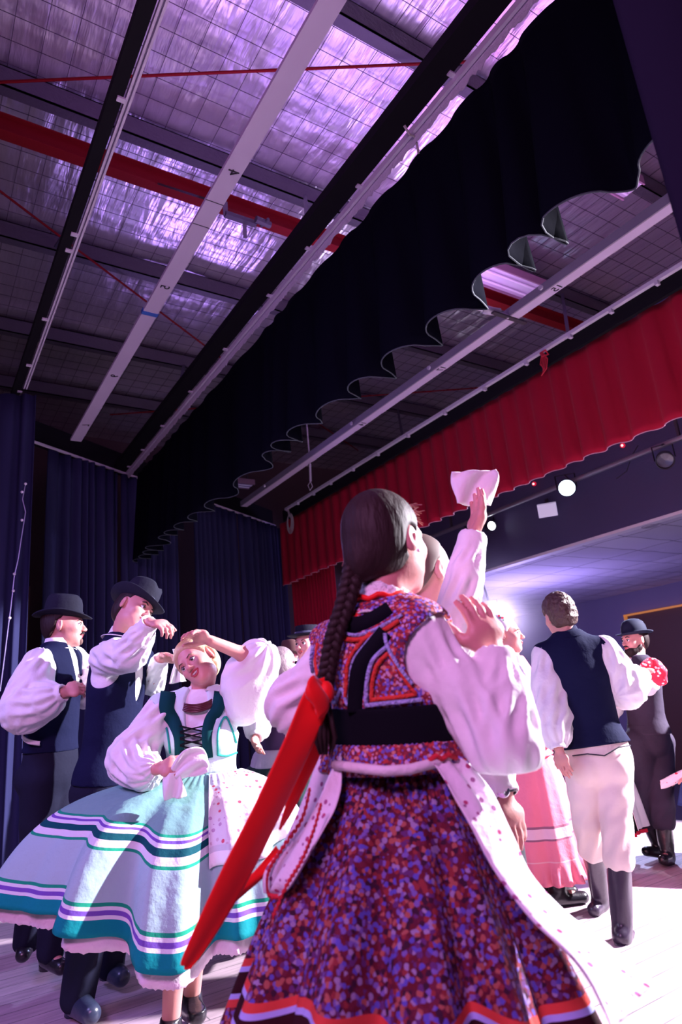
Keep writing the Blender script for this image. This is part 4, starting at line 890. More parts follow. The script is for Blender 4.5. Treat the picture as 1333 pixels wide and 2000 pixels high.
    for k in range(150):
        u = 672+22*RNG.rand(); vv = 1040+80*RNG.rand(); q0 = P(692+6*RNG.rand(), vv-14, 1.44); q1 = P(u, vv, 1.44+RNG.randn()*.01); q2 = P(u+RNG.randn()*5, vv+8+RNG.rand()*16, 1.44+RNG.randn()*.01)
        sh.path([q0, q1, q2], .0006, 3)
    for k in range(90):
        q0 = H(.06+.03*RNG.rand(), -.02+.06*RNG.rand(), .09-.03*RNG.rand()); q1 = q0+g.hf*.018+g.hu*(.012+.014*RNG.rand())+RNG.randn(3)*.006; q2 = q1+g.hf*.02*RNG.rand()+g.hl*-.012-g.hu*.016*RNG.rand()+RNG.randn(3)*.006
        sh.path([q0, q1, q2], .0007, 3)
    for k in range(0):
        t = RNG.rand()*3.4-2.3; ph = RNG.rand()*2.4-1.2; w = np.array([math.sin(t)*math.cos(ph), math.sin(ph), math.cos(t)*math.cos(ph)]); q0 = H(-.018+.104*w[0], .083*w[1], .033+.101*w[2]); w = w[0]*g.hf+w[1]*g.hl+w[2]*g.hu
        tg = unit(g.hu*math.sin(t)*-1-g.hf*math.cos(t)*1.0)*(.5+RNG.rand()); q1 = q0+w*(.001+.003*RNG.rand())+tg*.010; q2 = q1+tg*.012-w*.002*RNG.rand()
        sh.path([q0, q1, q2], .00055, 3)
    sh.build('stray_hair', mat('backlit_stray_hair', (.35, .16, .14), .5), g.t)  # paler than the braid: backlight put into the hair colour
    MB().blob(H(.002, -.086, -.036), (.004,)*3).build('earring', m_teeth, g.t, True)
    # the red ribbon tied to the braid
    rb = sheet('ribbon', [P(634, 1322, 1.36), P(600, 1345, 1.34), P(560, 1440, 1.33), P(500, 1570, 1.33), P(430, 1705, 1.34), P(357, 1865, 1.36), P(358, 1886, 1.36)],
               [P(640, 1375, 1.35), P(632, 1405, 1.36), P(595, 1490, 1.37), P(545, 1600, 1.37), P(478, 1735, 1.37), P(395, 1868, 1.37), P(366, 1892, 1.365)], mred, g.t, 12, 60, .003, .7)
    sheet('ribbon', [P(626, 1370, 1.37), P(590, 1450, 1.385), P(572, 1530, 1.40), P(552, 1590, 1.41), P(544, 1618, 1.41)], [P(642, 1390, 1.39), P(630, 1460, 1.41), P(600, 1530, 1.41), P(570, 1590, 1.42), P(548, 1622, 1.42)], mred, g.t, 10, 36, .002, .7)
    sheet('ribbon', [P(540, 1652, 1.47), P(510, 1690, 1.47), P(470, 1730, 1.47), P(438, 1762, 1.47)], [P(548, 1665, 1.48), P(528, 1700, 1.48), P(482, 1745, 1.48), P(450, 1772, 1.48)], mred, g.t, 10, 30, .003, .7)
    bw = MB(); bw.blob(P(638, 1352, 1.36), (.016, .014, .022)); bw.build('ribbon_knot', mred, g.t, True)
    sheet('ribbon_loop', [P(636, 1340, 1.36), P(618, 1318, 1.33), P(600, 1335, 1.315), P(604, 1362, 1.325)], [P(640, 1368, 1.36), P(640, 1392, 1.34), P(625, 1405, 1.325), P(616, 1392, 1.335)], mred, g.t, 10, 30, .006, .8)
    return g
FW = front_woman()

# ---- man dancing with her, mostly hidden behind her
def partner():
    s = .98; neck = P(858, 1232, 2.08); pel = P(905, 1620, 2.12); tf = DIR(860, .72, .70)
    arms = {'R': dict(sh=P(885, 1262, 1.98), el=P(890, 1215, 1.80), wr=P(924, 1050, 1.86), hd=unit(P(948, 950, 1.90)-P(924, 1050, 1.86)), pn=DIR(930, -.9, -.5), curl=.16),
            'L': dict(sh=P(850, 1270, 2.22), el=P(925, 1430, 2.02), wr=P(984, 1548, 1.96), hd=unit(P(1010, 1620, 1.94)-P(984, 1548, 1.96)), pn=DIR(990, -.6, .6), curl=.16)}
    g = fig('person', flat_(pel), 'man in white shirt dancing with the braided woman, hand raised with a folded cloth', s, P(832, 1122, 2.08), DIR(845, .74, .67, -.05), (-.08, .02, 1), neck, pel, tf, arms,
            stand_legs(pel, np.cross([0, 0, 1.], tf), tf, s), h=.006)
    shirt(g, m_shirt, (.066, .074, .082, .070, .044), (.060, .058, .056, .050, .042), kwL=dict(fold=8, amp=.008), kwR=dict(fold=7, amp=.005))
    collar(g, m_shirt); brows(g, m_hairb); lips(g)
    mred = cloth('red_crochet_edge', (.6, .03, .05))
    hair(g, mat('cropped_hair', (.10, .055, .045), .7), e=.003, front=.02, low=-.035)
    trousers(g, mat('dark_trousers', (.01, .01, .022), .85, 0, .3, 14), tuck=False); boots(g, m_boot)
    wr = g.arms['L']['wr']; hd = unit(g.arms['L']['wr']-g.arms['L']['el']); c = wr+hd*.002; _, _, d, x, y = MB().frame(c, c+hd)
    w = thing('wristwatch', wr, 'silver wristwatch with dark strap on the lowered wrist', 'watch')
    MB().lathe(c-d*.010, (x, y, d), [(.031, 0), (.034, 0), (.034, .020), (.031, .020)], 24).build('strap', mat('dark_strap', (.02, .02, .04), .5), w, True)
    o_ = unit(-ray(984, 1540)); o_ = unit(o_-d*(o_@d)); a_, b_, d2, x2, y2 = MB().frame(c, c+o_)
    MB().lathe(c+o_*.030, (x2, y2, o_), [(0, 0), (.019, 0), (.020, .006), (.017, .009), (0, .009)], 24).build('case', mat('watch_steel', (.7, .7, .75), .2, .9), w, True)
    k = thing('handkerchief', P(925, 965, 1.93), 'folded lilac white cloth held up by the raised hand', 'handkerchief')
    e0, e1 = P(885, 966, 1.90), P(968, 962, 1.95); sheet('folded_cloth', [P(884, 922, 1.90), P(884, 945, 1.90), P(892, 985, 1.90)], [P(970, 918, 1.95), P(972, 940, 1.95), P(960, 985, 1.94)], m_shirt, k, 14, 16, .012, 1.5, .008)
partner()

# ---- woman in the green and white skirt
def green_lady():
    s = .93; neck = P(392, 1358, 3.12); pel = P(396, 1560, 3.12); tf = DIR(390, -.18, -1)
    arms = {'R': dict(sh=P(316, 1385, 3.10), el=P(256, 1488, 3.02), wr=P(306, 1502, 2.84), hd=DIR(310, .75, -.5, .08), pn=DIR(300, .3, .6, -.6), curl=.75),
            'L': dict(sh=P(458, 1372, 3.12), el=P(505, 1290, 2.98), wr=P(412, 1252, 2.86), hd=unit(P(352, 1222, 2.80)-P(412, 1252, 2.86)), pn=DIR(400, 0, -.4, -1), curl=.35)}
    g = fig('person', flat_(pel), 'smiling woman in green laced bodice and swirling green striped skirt, arm across her brow', s, P(386, 1296, 3.10), DIR(386, -.50, -.85, -.05), unit(DIR(386, -.22, 0)+np.array([0, 0, 1.])),
            neck, pel, tf, arms, [(P(372, 1590, 3.10), P(345, 1820, 3.04), P(333, 2010, 3.08), P(325, 2050, 2.92)), (P(415, 1590, 3.14), P(385, 1800, 3.16), P(374, 1958, 3.30), P(385, 1985, 3.16))], h=.0045, bust=True, mouth=True)
    lips(g, True); brows(g, m_hairl, .0028)
    hair(g, m_hairg, e=.014, front=.075)
    def xtra(v):
        v.u(ell(P(488, 1335, 3.02), (.115, .10, .135)), .05).u(ell(P(478, 1385, 3.04), (.07, .07, .07)), .05)
    shirt(g, m_shirt, (.085, .105, .100), (.070, .080, .100, .078, .050), kwL=dict(cuff=False, fold=9, amp=.009), kwR=dict(cuff=False, upto=1.5, fold=9, amp=.009, puff=([0, 0, 0], [0, 0, .01], [0, 0, -.02])), name='blouse', extra=xtra)
    collar(g, m_lace, .058, .03, .45, .01, 'blouse_collar', .003)
    nk = MB()
    for q in range(5):
        nk.path([g.neck+g.tl*math.sin(t)*.070+g.tf*(.072+.055*math.cos(t)*.8+q*.003)-g.up*(.012+.030*math.cos(t)+q*.007) for t in np.linspace(-1.15, 1.15, 14)], .0045, 5)
    nk.build('bead_necklace', mat('dark_red_beads', (.08, .01, .02), .3), g.t, True)
    gr = mat('dark_green_velvet', (.004, .05, .055), .9, spec=.1); wh = cloth_print('pale_green_silk', (.62, .80, .80), None, bump=.3); tr = cloth('green_braid', (.02, .38, .28), .7, .4, 90)
    vest(g, wh, e=.024, low=.105, vneck=.40, arm=.095, name='bodice')
    S = Vol(.01); torso(S, g, .0255); prims = S.p
    def sdf(p):
        D = .2
        for (l, hh, f), k, op in prims:
            d = float(f(p[0], p[1], p[2])); t = min(max(.5+.5*(d-D)/k, 0), 1); D = d+(D-d)*t-k*t*(1-t)
        return D
    def on(u, vv):
        d = unit(ray(u, vv)); p = CAMP+d*2.6
        for _ in range(60):
            q = sdf(p)
            if q < .0006: break
            p = p+d*max(q*.9, .0004)
            if np.linalg.norm(p-CAMP) > 3.8: return None
        return p-d*.002
    def strip(pts, w, m, name, t=.008):
        pts = catmull([list(p)+[0] for p in pts], 24); P3 = [on(p[0], p[1]) for p in pts]; P3 = [p for p in P3 if p is not None]; k = len(P3); L = []
        ww = w if hasattr(w, '__len__') else (w, w)
        for i in range(k):
            wi = ww[0]+(ww[1]-ww[0])*i/(k-1); d = unit(P3[min(i+1, k-1)]-P3[max(i-1, 0)]); vw = unit(P3[i]-CAMP); x = unit(np.cross(d, vw)); L += [P3[i]-x*wi/2, P3[i]+x*wi/2]
        solid(mesh(name, L, [[2*i, 2*i+1, 2*i+3, 2*i+2] for i in range(k-1)], m, g.t), t)
    strip([(330, 1352), (326, 1385), (340, 1410), (350, 1440), (350, 1478)], (.070, .035), gr, 'velvet_front'); strip([(432, 1352), (425, 1385), (410, 1408), (404, 1440), (408, 1480)], (.060, .035), gr, 'velvet_front')
    strip([(314, 1455), (312, 1420), (316, 1408), (326, 1425), (332, 1470)], .008, tr, 'green_braid', .010); strip([(426, 1475), (426, 1430), (440, 1400), (452, 1420), (462, 1450)], .008, tr, 'green_braid', .010); strip([(426, 1475), (445, 1476), (462, 1470)], .008, tr, 'green_braid', .010)
    for i in range(4):
        v0 = 1418+i*13; strip([(352, v0), (398, v0+11)], .006, m_black, 'lace', .012); strip([(398, v0), (352, v0+11)], .006, m_black, 'lace', .012)
    vs = Vol(.0045); torso(vs, g, .020); vs.cut(half(g.neck-g.up*.10, g.up)).cut(half(g.pel+g.up*.13, -g.up)); 
    # skirt and petticoat
    teal = (.0, .22, .24); grn = (.01, .30, .17); pur = (.16, .08, .42); wht = (.66, .68, .74); dk = (.0, .07, .09)
    skm = cloth_print('green_white_stripe_skirt', (.17, .35, .33), None, bands=[(.475, .49, grn), (.49, .505, wht), (.505, .52, pur), (.52, .545, wht), (.545, .585, dk), (.585, .625, wht), (.625, .64, grn), (.64, .865, (.34, .52, .54)), (.865, .880, grn), (.880, .897, wht), (.897, .915, pur), (.915, .932, wht), (.932, 1.01, teal)], bump=.35)
    wc = P(396, 1508, 3.12); hc = np.array([*((P(378, 1800, 3.04))[:2]), .50])
    R_, A_ = DIR(360, 1, 0), DIR(360, 0, 1)
    def hem(th, dr=0., dz=0.):
        w = g.tl*math.cos(th)+g.tf*math.sin(th); r = w@R_; a = w@A_   # r>0: towards the right of the photo
        rad = .43+.24*max(0, -r)**1.5+.02*r+dr+.03*math.sin(5*th); z = .50+.16*max(0, -r)**1.3-.07*max(0, -a)+.08*max(0, r)
        return hc+w*rad+np.array([0, 0, z-.50+dz+.02*math.sin(6*th+1)])
    skirt(g, 'skirt', skm, wc, .140, hem, 9, .060, belly=.55, nu=420, nv=46, seed=2, ph=.6)
    skirt(g, 'petticoat', cloth('petticoat_lawn', (.72, .58, .68), .9, .4, 30), wc-[0, 0, .03], .115, lambda th: hem(th, -.03, -.055), 9, .056, v0=.3, belly=.50, nu=420, nv=24, seed=2, ph=.6, scallop=.006)
    ap = cloth_print('apron_rose_sprigs', (.66, .62, .68), [None, (.60, .10, .16), None, (.45, .30, .45), (.55, .42, .50), (.50, .42, .50)], 48, .34, bump=.4, bands=[(.60, .63, (.55, .55, .62)), (.63, 1.01, (.80, .76, .80))])
    rr = math.atan2(R_@g.tf, R_@g.tl); 
    skirt(g, 'apron', ap, wc, .142, hem, 9, .060, th0=rr+.30-.25, th1=rr+1.70-.25, v1=.70, off=.014, belly=.55, nu=130, nv=30, seed=2, ph=.6)
    for k, c in (('R', (.05, .6, .15)),):
        a = g.arms[k]; d = unit(a['wr']-a['el']); _, _, d, x, y = MB().frame(a['wr'], a['wr']+d); MB().lathe(a['wr']-d*.03, (x, y, d), [(.028, 0), (.031, 0), (.031, .02), (.028, .02)], 22).build('paper_wristband', mat('green_paper', (.25, .75, .35), .6), g.t, True)
    boots(g, m_boot, high=False, names='shoe')
    o = sheet('handkerchief', [P(330, 1500, 2.78), P(360, 1468, 2.76), P(400, 1460, 2.76), P(412, 1490, 2.76)], [P(345, 1520, 2.78), P(370, 1515, 2.76), P(395, 1510, 2.76), P(408, 1505, 2.76)], m_shirt, None, 14, 24, .012, 1.6, .006)
    k = thing('handkerchief', P(360, 1530, 2.78), 'white handkerchief held at the waist by the smiling woman', 'handkerchief'); bpy.data.objects.remove(o)
    sheet('cloth', [P(335, 1500, 2.79), P(360, 1466, 2.77), P(395, 1462, 2.77), P(408, 1492, 2.77)], [P(345, 1522, 2.79), P(372, 1518, 2.77), P(395, 1512, 2.77), P(406, 1506, 2.77)], m_shirt, k, 16, 26, .014, 1.6, .006)
    sheet('hanging_corner', [P(318, 1512, 2.79), P(318, 1535, 2.79), P(322, 1562, 2.80)], [P(350, 1508, 2.78), P(360, 1535, 2.78), P(364, 1556, 2.78)], m_shirt, k, 12, 18, .010, 1.5, .006)
green_lady()

m_navy = mat('navy_wool_waistcoat', (.007, .009, .036), .85, 0, .25, 20, spec=.1); m_navyt = mat('dark_blue_trousers', (.011, .012, .030), .85, 0, .35, 12, spec=.15)
m_felt = mat('black_felt', (.008, .008, .020), .85, 0, .15, 40, spec=.2); m_band = mat('hat_ribbon', (.05, .05, .10), .5)
# ---- tall man turning her under his arm
def man_turning():
    s = 1.0; neck = P(238, 1250, 3.62); pel = P(208, 1530, 3.64); tf = DIR(230, .80, -.45)
    arms = {'R': dict(sh=P(205, 1285, 3.50), el=P(255, 1278, 3.26), wr=P(292, 1216, 3.12), hd=unit(P(345, 1212, 3.02)-P(296, 1206, 3.10)), pn=DIR(300, .1, .3, -1), curl=.55),
            'L': dict(sh=P(276, 1290, 3.76), el=P(300, 1338, 3.70), wr=P(314, 1287, 3.56), hd=unit(P(340, 1284, 3.46)-P(312, 1287, 3.52)), pn=DIR(300, 0, -.6, -.8), curl=.35)}
    g = fig('person', flat_(pel), 'tall man in black hat and dark waistcoat raising his arm to turn the smiling woman', s, P(262, 1192, 3.56), DIR(260, .72, -.66, -.16), unit(DIR(260, .05, 0)+np.array([0, 0, 1.])), neck, pel, tf, arms,
            [(P(190, 1550, 3.60), P(178, 1760, 3.58), P(152, 1945, 3.66), P(178, 1985, 3.52)), (P(228, 1550, 3.70), P(220, 1720, 3.78), P(214, 1880, 3.95), P(238, 1912, 3.86))], h=.0055)
    brows(g, m_hairb); lips(g); hair(g, m_hairb, e=.004, front=.045)
    shirt(g, m_shirt, (.060, .062, .052, .046, .040), (.074, .082, .074, .060, .042), kwL=dict(fold=7, amp=.006), kwR=dict(fold=8, amp=.008)); collar(g, m_shirt)
    vest(g, m_navy, e=.024, low=.0, vneck=.42, arm=.10, name='waistcoat', open_=.035); trousers(g, m_navyt, e=.018, wide=1.1, tuck=False)
    MB().lathe(g.pel+g.up*.105, (g.tl, g.tf, g.up), [(.140, 0), (.148, .0), (.148, .035), (.140, .035)], 30, lambda q, t, r, h: np.array([q[0]*1.02, q[1]*.80, q[2]])).build('belt', m_boot, g.t, True)
    boots(g, mat('blue_black_shoe', (.03, .04, .075), .3, 0, .1, 25), high=False, names='shoe'); hat(g, m_felt, 'fedora', tilt=-.05, band=m_band, rb=.142)
    a = g.arms['R']; d = unit(a['wr']-a['el']); _, _, d, x, y = MB().frame(a['wr'], a['wr']+d); MB().lathe(a['wr']-d*.02, (x, y, d), [(.031, 0), (.035, 0), (.035, .018), (.031, .018)], 22).build('paper_wristband', mat('green_paper', (.25, .75, .35), .6), g.t, True)
    k = thing('handkerchief', P(345, 1310, 3.46), 'small white handkerchief dangling beside the smiling woman\'s cheek', 'handkerchief')
    sheet('cloth', [P(338, 1268, 3.44), P(342, 1290, 3.44), P(336, 1315, 3.44), P(331, 1336, 3.44)], [P(352, 1266, 3.44), P(352, 1290, 3.44), P(356, 1315, 3.44), P(364, 1330, 3.44)], m_shirt, k, 12, 24, .02, 1.6, .006)
man_turning()

# ---- man at the far left
def man_left():
    s = 1.0; neck = P(112, 1268, 4.0); pel = P(98, 1500, 4.02); tf = DIR(110, .93, -.36)
    arms = {'R': dict(sh=P(76, 1296, 3.86), el=P(48, 1385, 3.80), wr=P(122, 1354, 3.68), hd=DIR(130, 1, .1, .25), pn=DIR(130, 0, .8, -.6), curl=.5),
            'L': dict(sh=P(142, 1290, 4.14), el=P(172, 1345, 4.16), wr=P(190, 1320, 4.0), hd=DIR(180, .9, -.1, .2), pn=DIR(180, 0, -.8, -.5), curl=.5)}
    g = fig('person', flat_(pel), 'man in black hat, navy waistcoat and white shirt in profile at the far left', s, P(126, 1222, 4.0), DIR(126, .98, -.18, -.02), (0, 0, 1), neck, pel, tf, arms,
            [(P(82, 1520, 3.96), P(72, 1690, 4.06), P(52, 1838, 4.30), P(44, 1868, 4.22)), (P(115, 1520, 4.06), P(112, 1700, 4.0), P(100, 1856, 4.06), P(122, 1890, 3.98))], h=.006)
    brows(g, m_hairb); lips(g); hair(g, m_hairb, e=.008, front=.02, low=-.06)
    H = g.H
    for q in (1, -1): MB().path([H(.104, 0, -.045), H(.102, .014*q, -.048), H(.090, .028*q, -.056)], [.005, .006, .002], 6).build('moustache', m_hairb, g.t, True)
    MB().blob(H(.086, 0, -.090), (.015, .018, .020), (g.hf, g.hl, g.hu)).build('goatee', mat('stubble', (.14, .07, .06), .8), g.t, True)
    shirt(g, m_shirt, (.080, .100, .105, .090, .046), (.080, .105, .115, .095, .046), kwL=dict(fold=8, amp=.008), kwR=dict(fold=9, amp=.009)); collar(g, m_shirt)
    vest(g, m_navy, e=.026, low=.085, vneck=.34, arm=.10, name='waistcoat'); trousers(g, m_navyt, e=.012, wide=1.05, tuck=False); boots(g, m_boot)
    MB().lathe(g.pel+g.up*.062, (g.tl, g.tf, g.up), [(.145, 0), (.151, .0), (.151, .03), (.145, .03)], 30, lambda q, t, r, h: np.array([q[0]*1.02, q[1]*.82, q[2]])).build('belt', mat('pinkish_belt', (.35, .16, .18), .5), g.t, True)
    sheet('shirt_tail', [P(44, 1434, 3.9), P(56, 1444, 3.86), P(78, 1448, 3.84)], [P(42, 1442, 3.9), P(54, 1452, 3.86), P(78, 1456, 3.84)], m_shirt, g.t, 6, 12, .004, 1., .006)
    hat(g, m_felt, 'fedora', tilt=-.08, band=m_felt, rb=.140)
man_left()

# ---- man with flat hat in the middle distance
def man_flat_hat():
    s = .97; neck = P(600, 1298, 4.8); pel = P(612, 1480, 4.8); tf = DIR(600, -.55, -.83)
    arms = {'R': dict(sh=P(556, 1315, 4.72), el=P(530, 1378, 4.64), wr=P(548, 1430, 4.5)), 'L': dict(sh=P(640, 1315, 4.86))}
    g = fig('person', flat_(pel), 'man with flat brimmed hat and open mouth beyond the front woman\'s shoulder', s, P(601, 1258, 4.8), DIR(600, -.62, -.78), (0, 0, 1), neck, pel, tf, arms, stand_legs(pel, np.cross([0, 0, 1.], tf), tf, s), h=.007, mouth=True)
    brows(g, m_hairl); MB().path([g.H(.092, .02, -.053), g.H(.099, 0, -.050), g.H(.092, -.02, -.053), g.H(.094, 0, -.072), g.H(.092, .02, -.053)], .003, 5).build('lips', m_lip, g.t, True)
    MB().blob(g.H(.070, 0, -.090), (.020, .030, .022), (g.hf, g.hl, g.hu)).build('beard', mat('grey_stubble', (.25, .17, .16), .9), g.t, True)
    shirt(g, m_shirt, (.07, .08, .08, .07, .045), (.08, .09, .09, .08, .045)); collar(g, m_shirt); vest(g, m_bk, e=.022, low=0, vneck=.3, arm=.10, name='waistcoat'); trousers(g, m_navyt); boots(g, m_boot)
    hat(g, m_felt, 'pork', tilt=.02, band=m_band, rb=.150, lift=.058)
man_flat_hat()

# ---- woman behind, in a dark green skirt
def woman_dark_green():
    s = .92; neck = P(545, 1338, 4.25); pel = P(552, 1510, 4.25); tf = DIR(550, .55, .80)
    arms = {'R': dict(sh=P(575, 1352, 4.15)), 'L': dict(sh=P(515, 1352, 4.35), el=P(506, 1400, 4.12), wr=P(500, 1440, 3.98))}
    g = fig('person', flat_(pel), 'woman behind the smiling one, grey haired, in a purple bodice and dark green skirt', s, P(553, 1304, 4.25), DIR(550, .5, .85), (0, 0, 1), neck, pel, tf, arms, stand_legs(pel, np.cross([0, 0, 1.], tf), tf, s), h=.008, nose=False)
    hair(g, mat('grey_hair', (.22, .16, .18), .5, 0, .4, 40), e=.012, front=.05, low=-.06)
    shirt(g, m_shirt, (.08, .10, .10, .085, .045), (.08, .10, .10, .08, .045), name='blouse'); vest(g, mat('purple_bodice', (.05, .02, .08), .8), e=.02, low=.05, vneck=0, arm=.1, name='bodice')
    hc = flat_(pel)+np.array([0, 0, .38]); skirt(g, 'skirt', mat('dark_green_skirt', (.005, .028, .030), .85, 0, .3, 12), g.pel+g.up*.10, .12, ring_hem(hc, .44, g.tl, g.tf, lambda th: .05*math.sin(th)), 9, .03, belly=.6, nu=240, nv=26)
    skirt(g, 'sash', cloth('lilac_sash', (.45, .38, .50)), g.pel+g.up*.13, .122, ring_hem(g.pel+g.up*.02, .19, g.tl, g.tf), 9, .004, belly=.3, nu=160, nv=8); boots(g, m_boot)
woman_dark_green()
def man_behind():
    s = .95; neck = P(575, 1320, 5.6); pel = P(582, 1470, 5.6); tf = DIR(575, .6, -.8)
    g = fig('person', flat_(pel), 'far man whose brown hat brim shows beside the flat hatted man', s, P(573, 1288, 5.6), DIR(575, .6, -.8), (0, 0, 1), neck, pel, tf, {}, stand_legs(pel, np.cross([0, 0, 1.], tf), tf, s), h=.009, nose=False)
    shirt(g, m_shirt, (.06, .065, .065, .06, .045), (.06, .065, .065, .06, .045)); trousers(g, m_navyt); boots(g, m_boot); hat(g, mat('brown_felt', (.10, .04, .04), .8), 'fedora', rb=.15)
man_behind()

# ---- woman in pink
def woman_pink():
    s = .98; neck = P(1000, 1290, 4.45); pel = P(1042, 1490, 4.5); tf = DIR(1000, .85, .30)
    arms = {'R': dict(sh=P(1016, 1318, 4.32), el=P(1050, 1395, 4.30), wr=P(1090, 1432, 4.42)), 'L': dict(sh=P(985, 1312, 4.58), el=P(1010, 1390, 4.7), wr=P(1060, 1410, 4.75))}
    g = fig('person', flat_(pel), 'woman in a pink dress and flowered white headscarf lit from behind', s, P(988, 1240, 4.45), DIR(988, .96, -.1), (0, 0, 1), neck, pel, tf, arms, stand_legs(pel, np.cross([0, 0, 1.], tf), tf, s, .07), h=.007, bust=True)
    brows(g, m_hairl); lips(g)
    sc = cloth_print('headscarf_flowers', (.82, .80, .80), [(.65, .05, .10), None, (.60, .10, .2), None, (.15, .25, .2)], 34, .34, bump=.2)
    hair(g, sc, e=.012, front=.060, low=-.02, name='headscarf')
    pk = cloth('pink_cotton', (.84, .22, .30), .85, .35, 10)
    shirt(g, m_shirt, (.07, .08, .08, .07, .045), (.07, .08, .08, .07, .045), name='blouse'); vest(g, pk, e=.02, low=.05, vneck=.2, arm=.10, name='bodice')
    MB().path([g.neck+g.tl*-.10+g.tf*.02-g.up*.02, g.neck+g.tl*-.12-g.tf*.06-g.up*.10, g.neck+g.tl*-.10-g.tf*.10-g.up*.22], .010, 6).build('black_strap', m_black, g.t, True)
    pks = cloth_print('pink_skirt_banded', (.84, .22, .30), None, bands=[(.66, .672, (.30, .12, .18)), (.672, .735, (.80, .50, .58)), (.735, .747, (.30, .12, .18)), (.865, .875, (.85, .40, .45))], bump=.3)
    hc = P(1062, 1722, 4.5); hc[2] = .20
    skirt(g, 'skirt', pks, g.pel+g.up*.12, .125, ring_hem(hc, .27, g.tl, g.tf, lambda th: .035*math.sin(th*1+2)), 7, .022, belly=.35, nu=260, nv=40, ruffle=.025); boots(g, m_boot)
woman_pink()

# ---- man in cream breeches, back to the camera
def man_cream():
    s = .97; neck = P(1110, 1246, 4.02); pel = P(1170, 1478, 3.98); tf = DIR(1130, -.20, .97)
    arms = {'L': dict(sh=P(1064, 1280, 4.0), el=P(1078, 1398, 3.90), wr=P(1092, 1462, 3.80), hd=DIR(1092, .12, -.1, -1), pn=DIR(1090, .6, .7), curl=.2),
            'R': dict(sh=P(1180, 1268, 4.04), el=P(1222, 1345, 4.08), wr=P(1256, 1318, 4.25), hd=unit(DIR(1250, .35, .6, .25)), pn=DIR(1250, .3, .6, -.6), curl=.4)}
    g = fig('person', flat_(P(1195, 1478, 3.95)), 'man seen from behind in cream breeches, navy waistcoat and tall black boots', s, P(1093, 1203, 4.02), DIR(1092, -.42, .90, -.10), unit(DIR(1092, -.03, .05)+np.array([0, 0, 1.])), neck, pel, tf, arms,
            [(P(1140, 1500, 3.96), P(1148, 1602, 4.02), P(1174, 1755, 4.36), P(1160, 1780, 4.26)), (P(1198, 1500, 4.0), P(1206, 1612, 3.94), P(1216, 1812, 3.88), P(1230, 1826, 4.02))], h=.0055)
    hair(g, m_hairb if False else mat('tousled_brown_hair', (.07, .035, .03), .5, 0, .8, 40), e=.011, front=.08, low=-.022, curly=.002)
    shirt(g, m_shirt, (.070, .088, .105, .085, .046), (.078, .095, .110, .090, .046), kwL=dict(fold=8, amp=.009), kwR=dict(fold=8, amp=.009)); collar(g, m_navy, .066, .04, .6, .01)
    vest(g, m_navy, e=.026, low=.055, vneck=.3, arm=.10, name='waistcoat', back_neck=-.0)
    cr = cloth('cream_wool', (.76, .62, .58), .85, .35, 9); trousers(g, cr, e=.014, wide=1.02, top=.10, name='breeches')
    MB().path([g.pel-g.tl*.150-g.tf*.10+g.up*.035, g.pel-g.tl*.08-g.tf*.135+g.up*.035, g.pel-g.tf*.14+g.up*.005, g.pel+g.tl*.08-g.tf*.135+g.up*.025, g.pel+g.tl*.15-g.tf*.10+g.up*.025], .0035, 5).build('waist_piping', m_ink, g.t, True)
    boots(g, mat('dark_boot_leather', (.035, .022, .045), .30, 0, .1, 20, spec=.6)); 
    k = thing('red_patterned_cloth', P(1275, 1325, 4.4), 'red and white patterned cloth on the bearded man\'s shoulder', 'cloth')
    rw = cloth_print('red_white_scrolls', (.70, .03, .07), [(.85, .75, .8), None, (.85, .6, .65), None], 60, .42, bump=.5)
    v = Vol(.006); c = P(1274, 1304, 4.36); v.u(ell(c, (.062, .06, .055)), .02).u(ell(P(1287, 1318, 4.36), (.045, .05, .06)), .03).u(ell(P(1262, 1300, 4.32), (.03, .03, .03)), .02); v.build('cloth', rw, k, lambda V: V+.004*np.sin(V*90)[:, [1, 2, 0]])
man_cream()

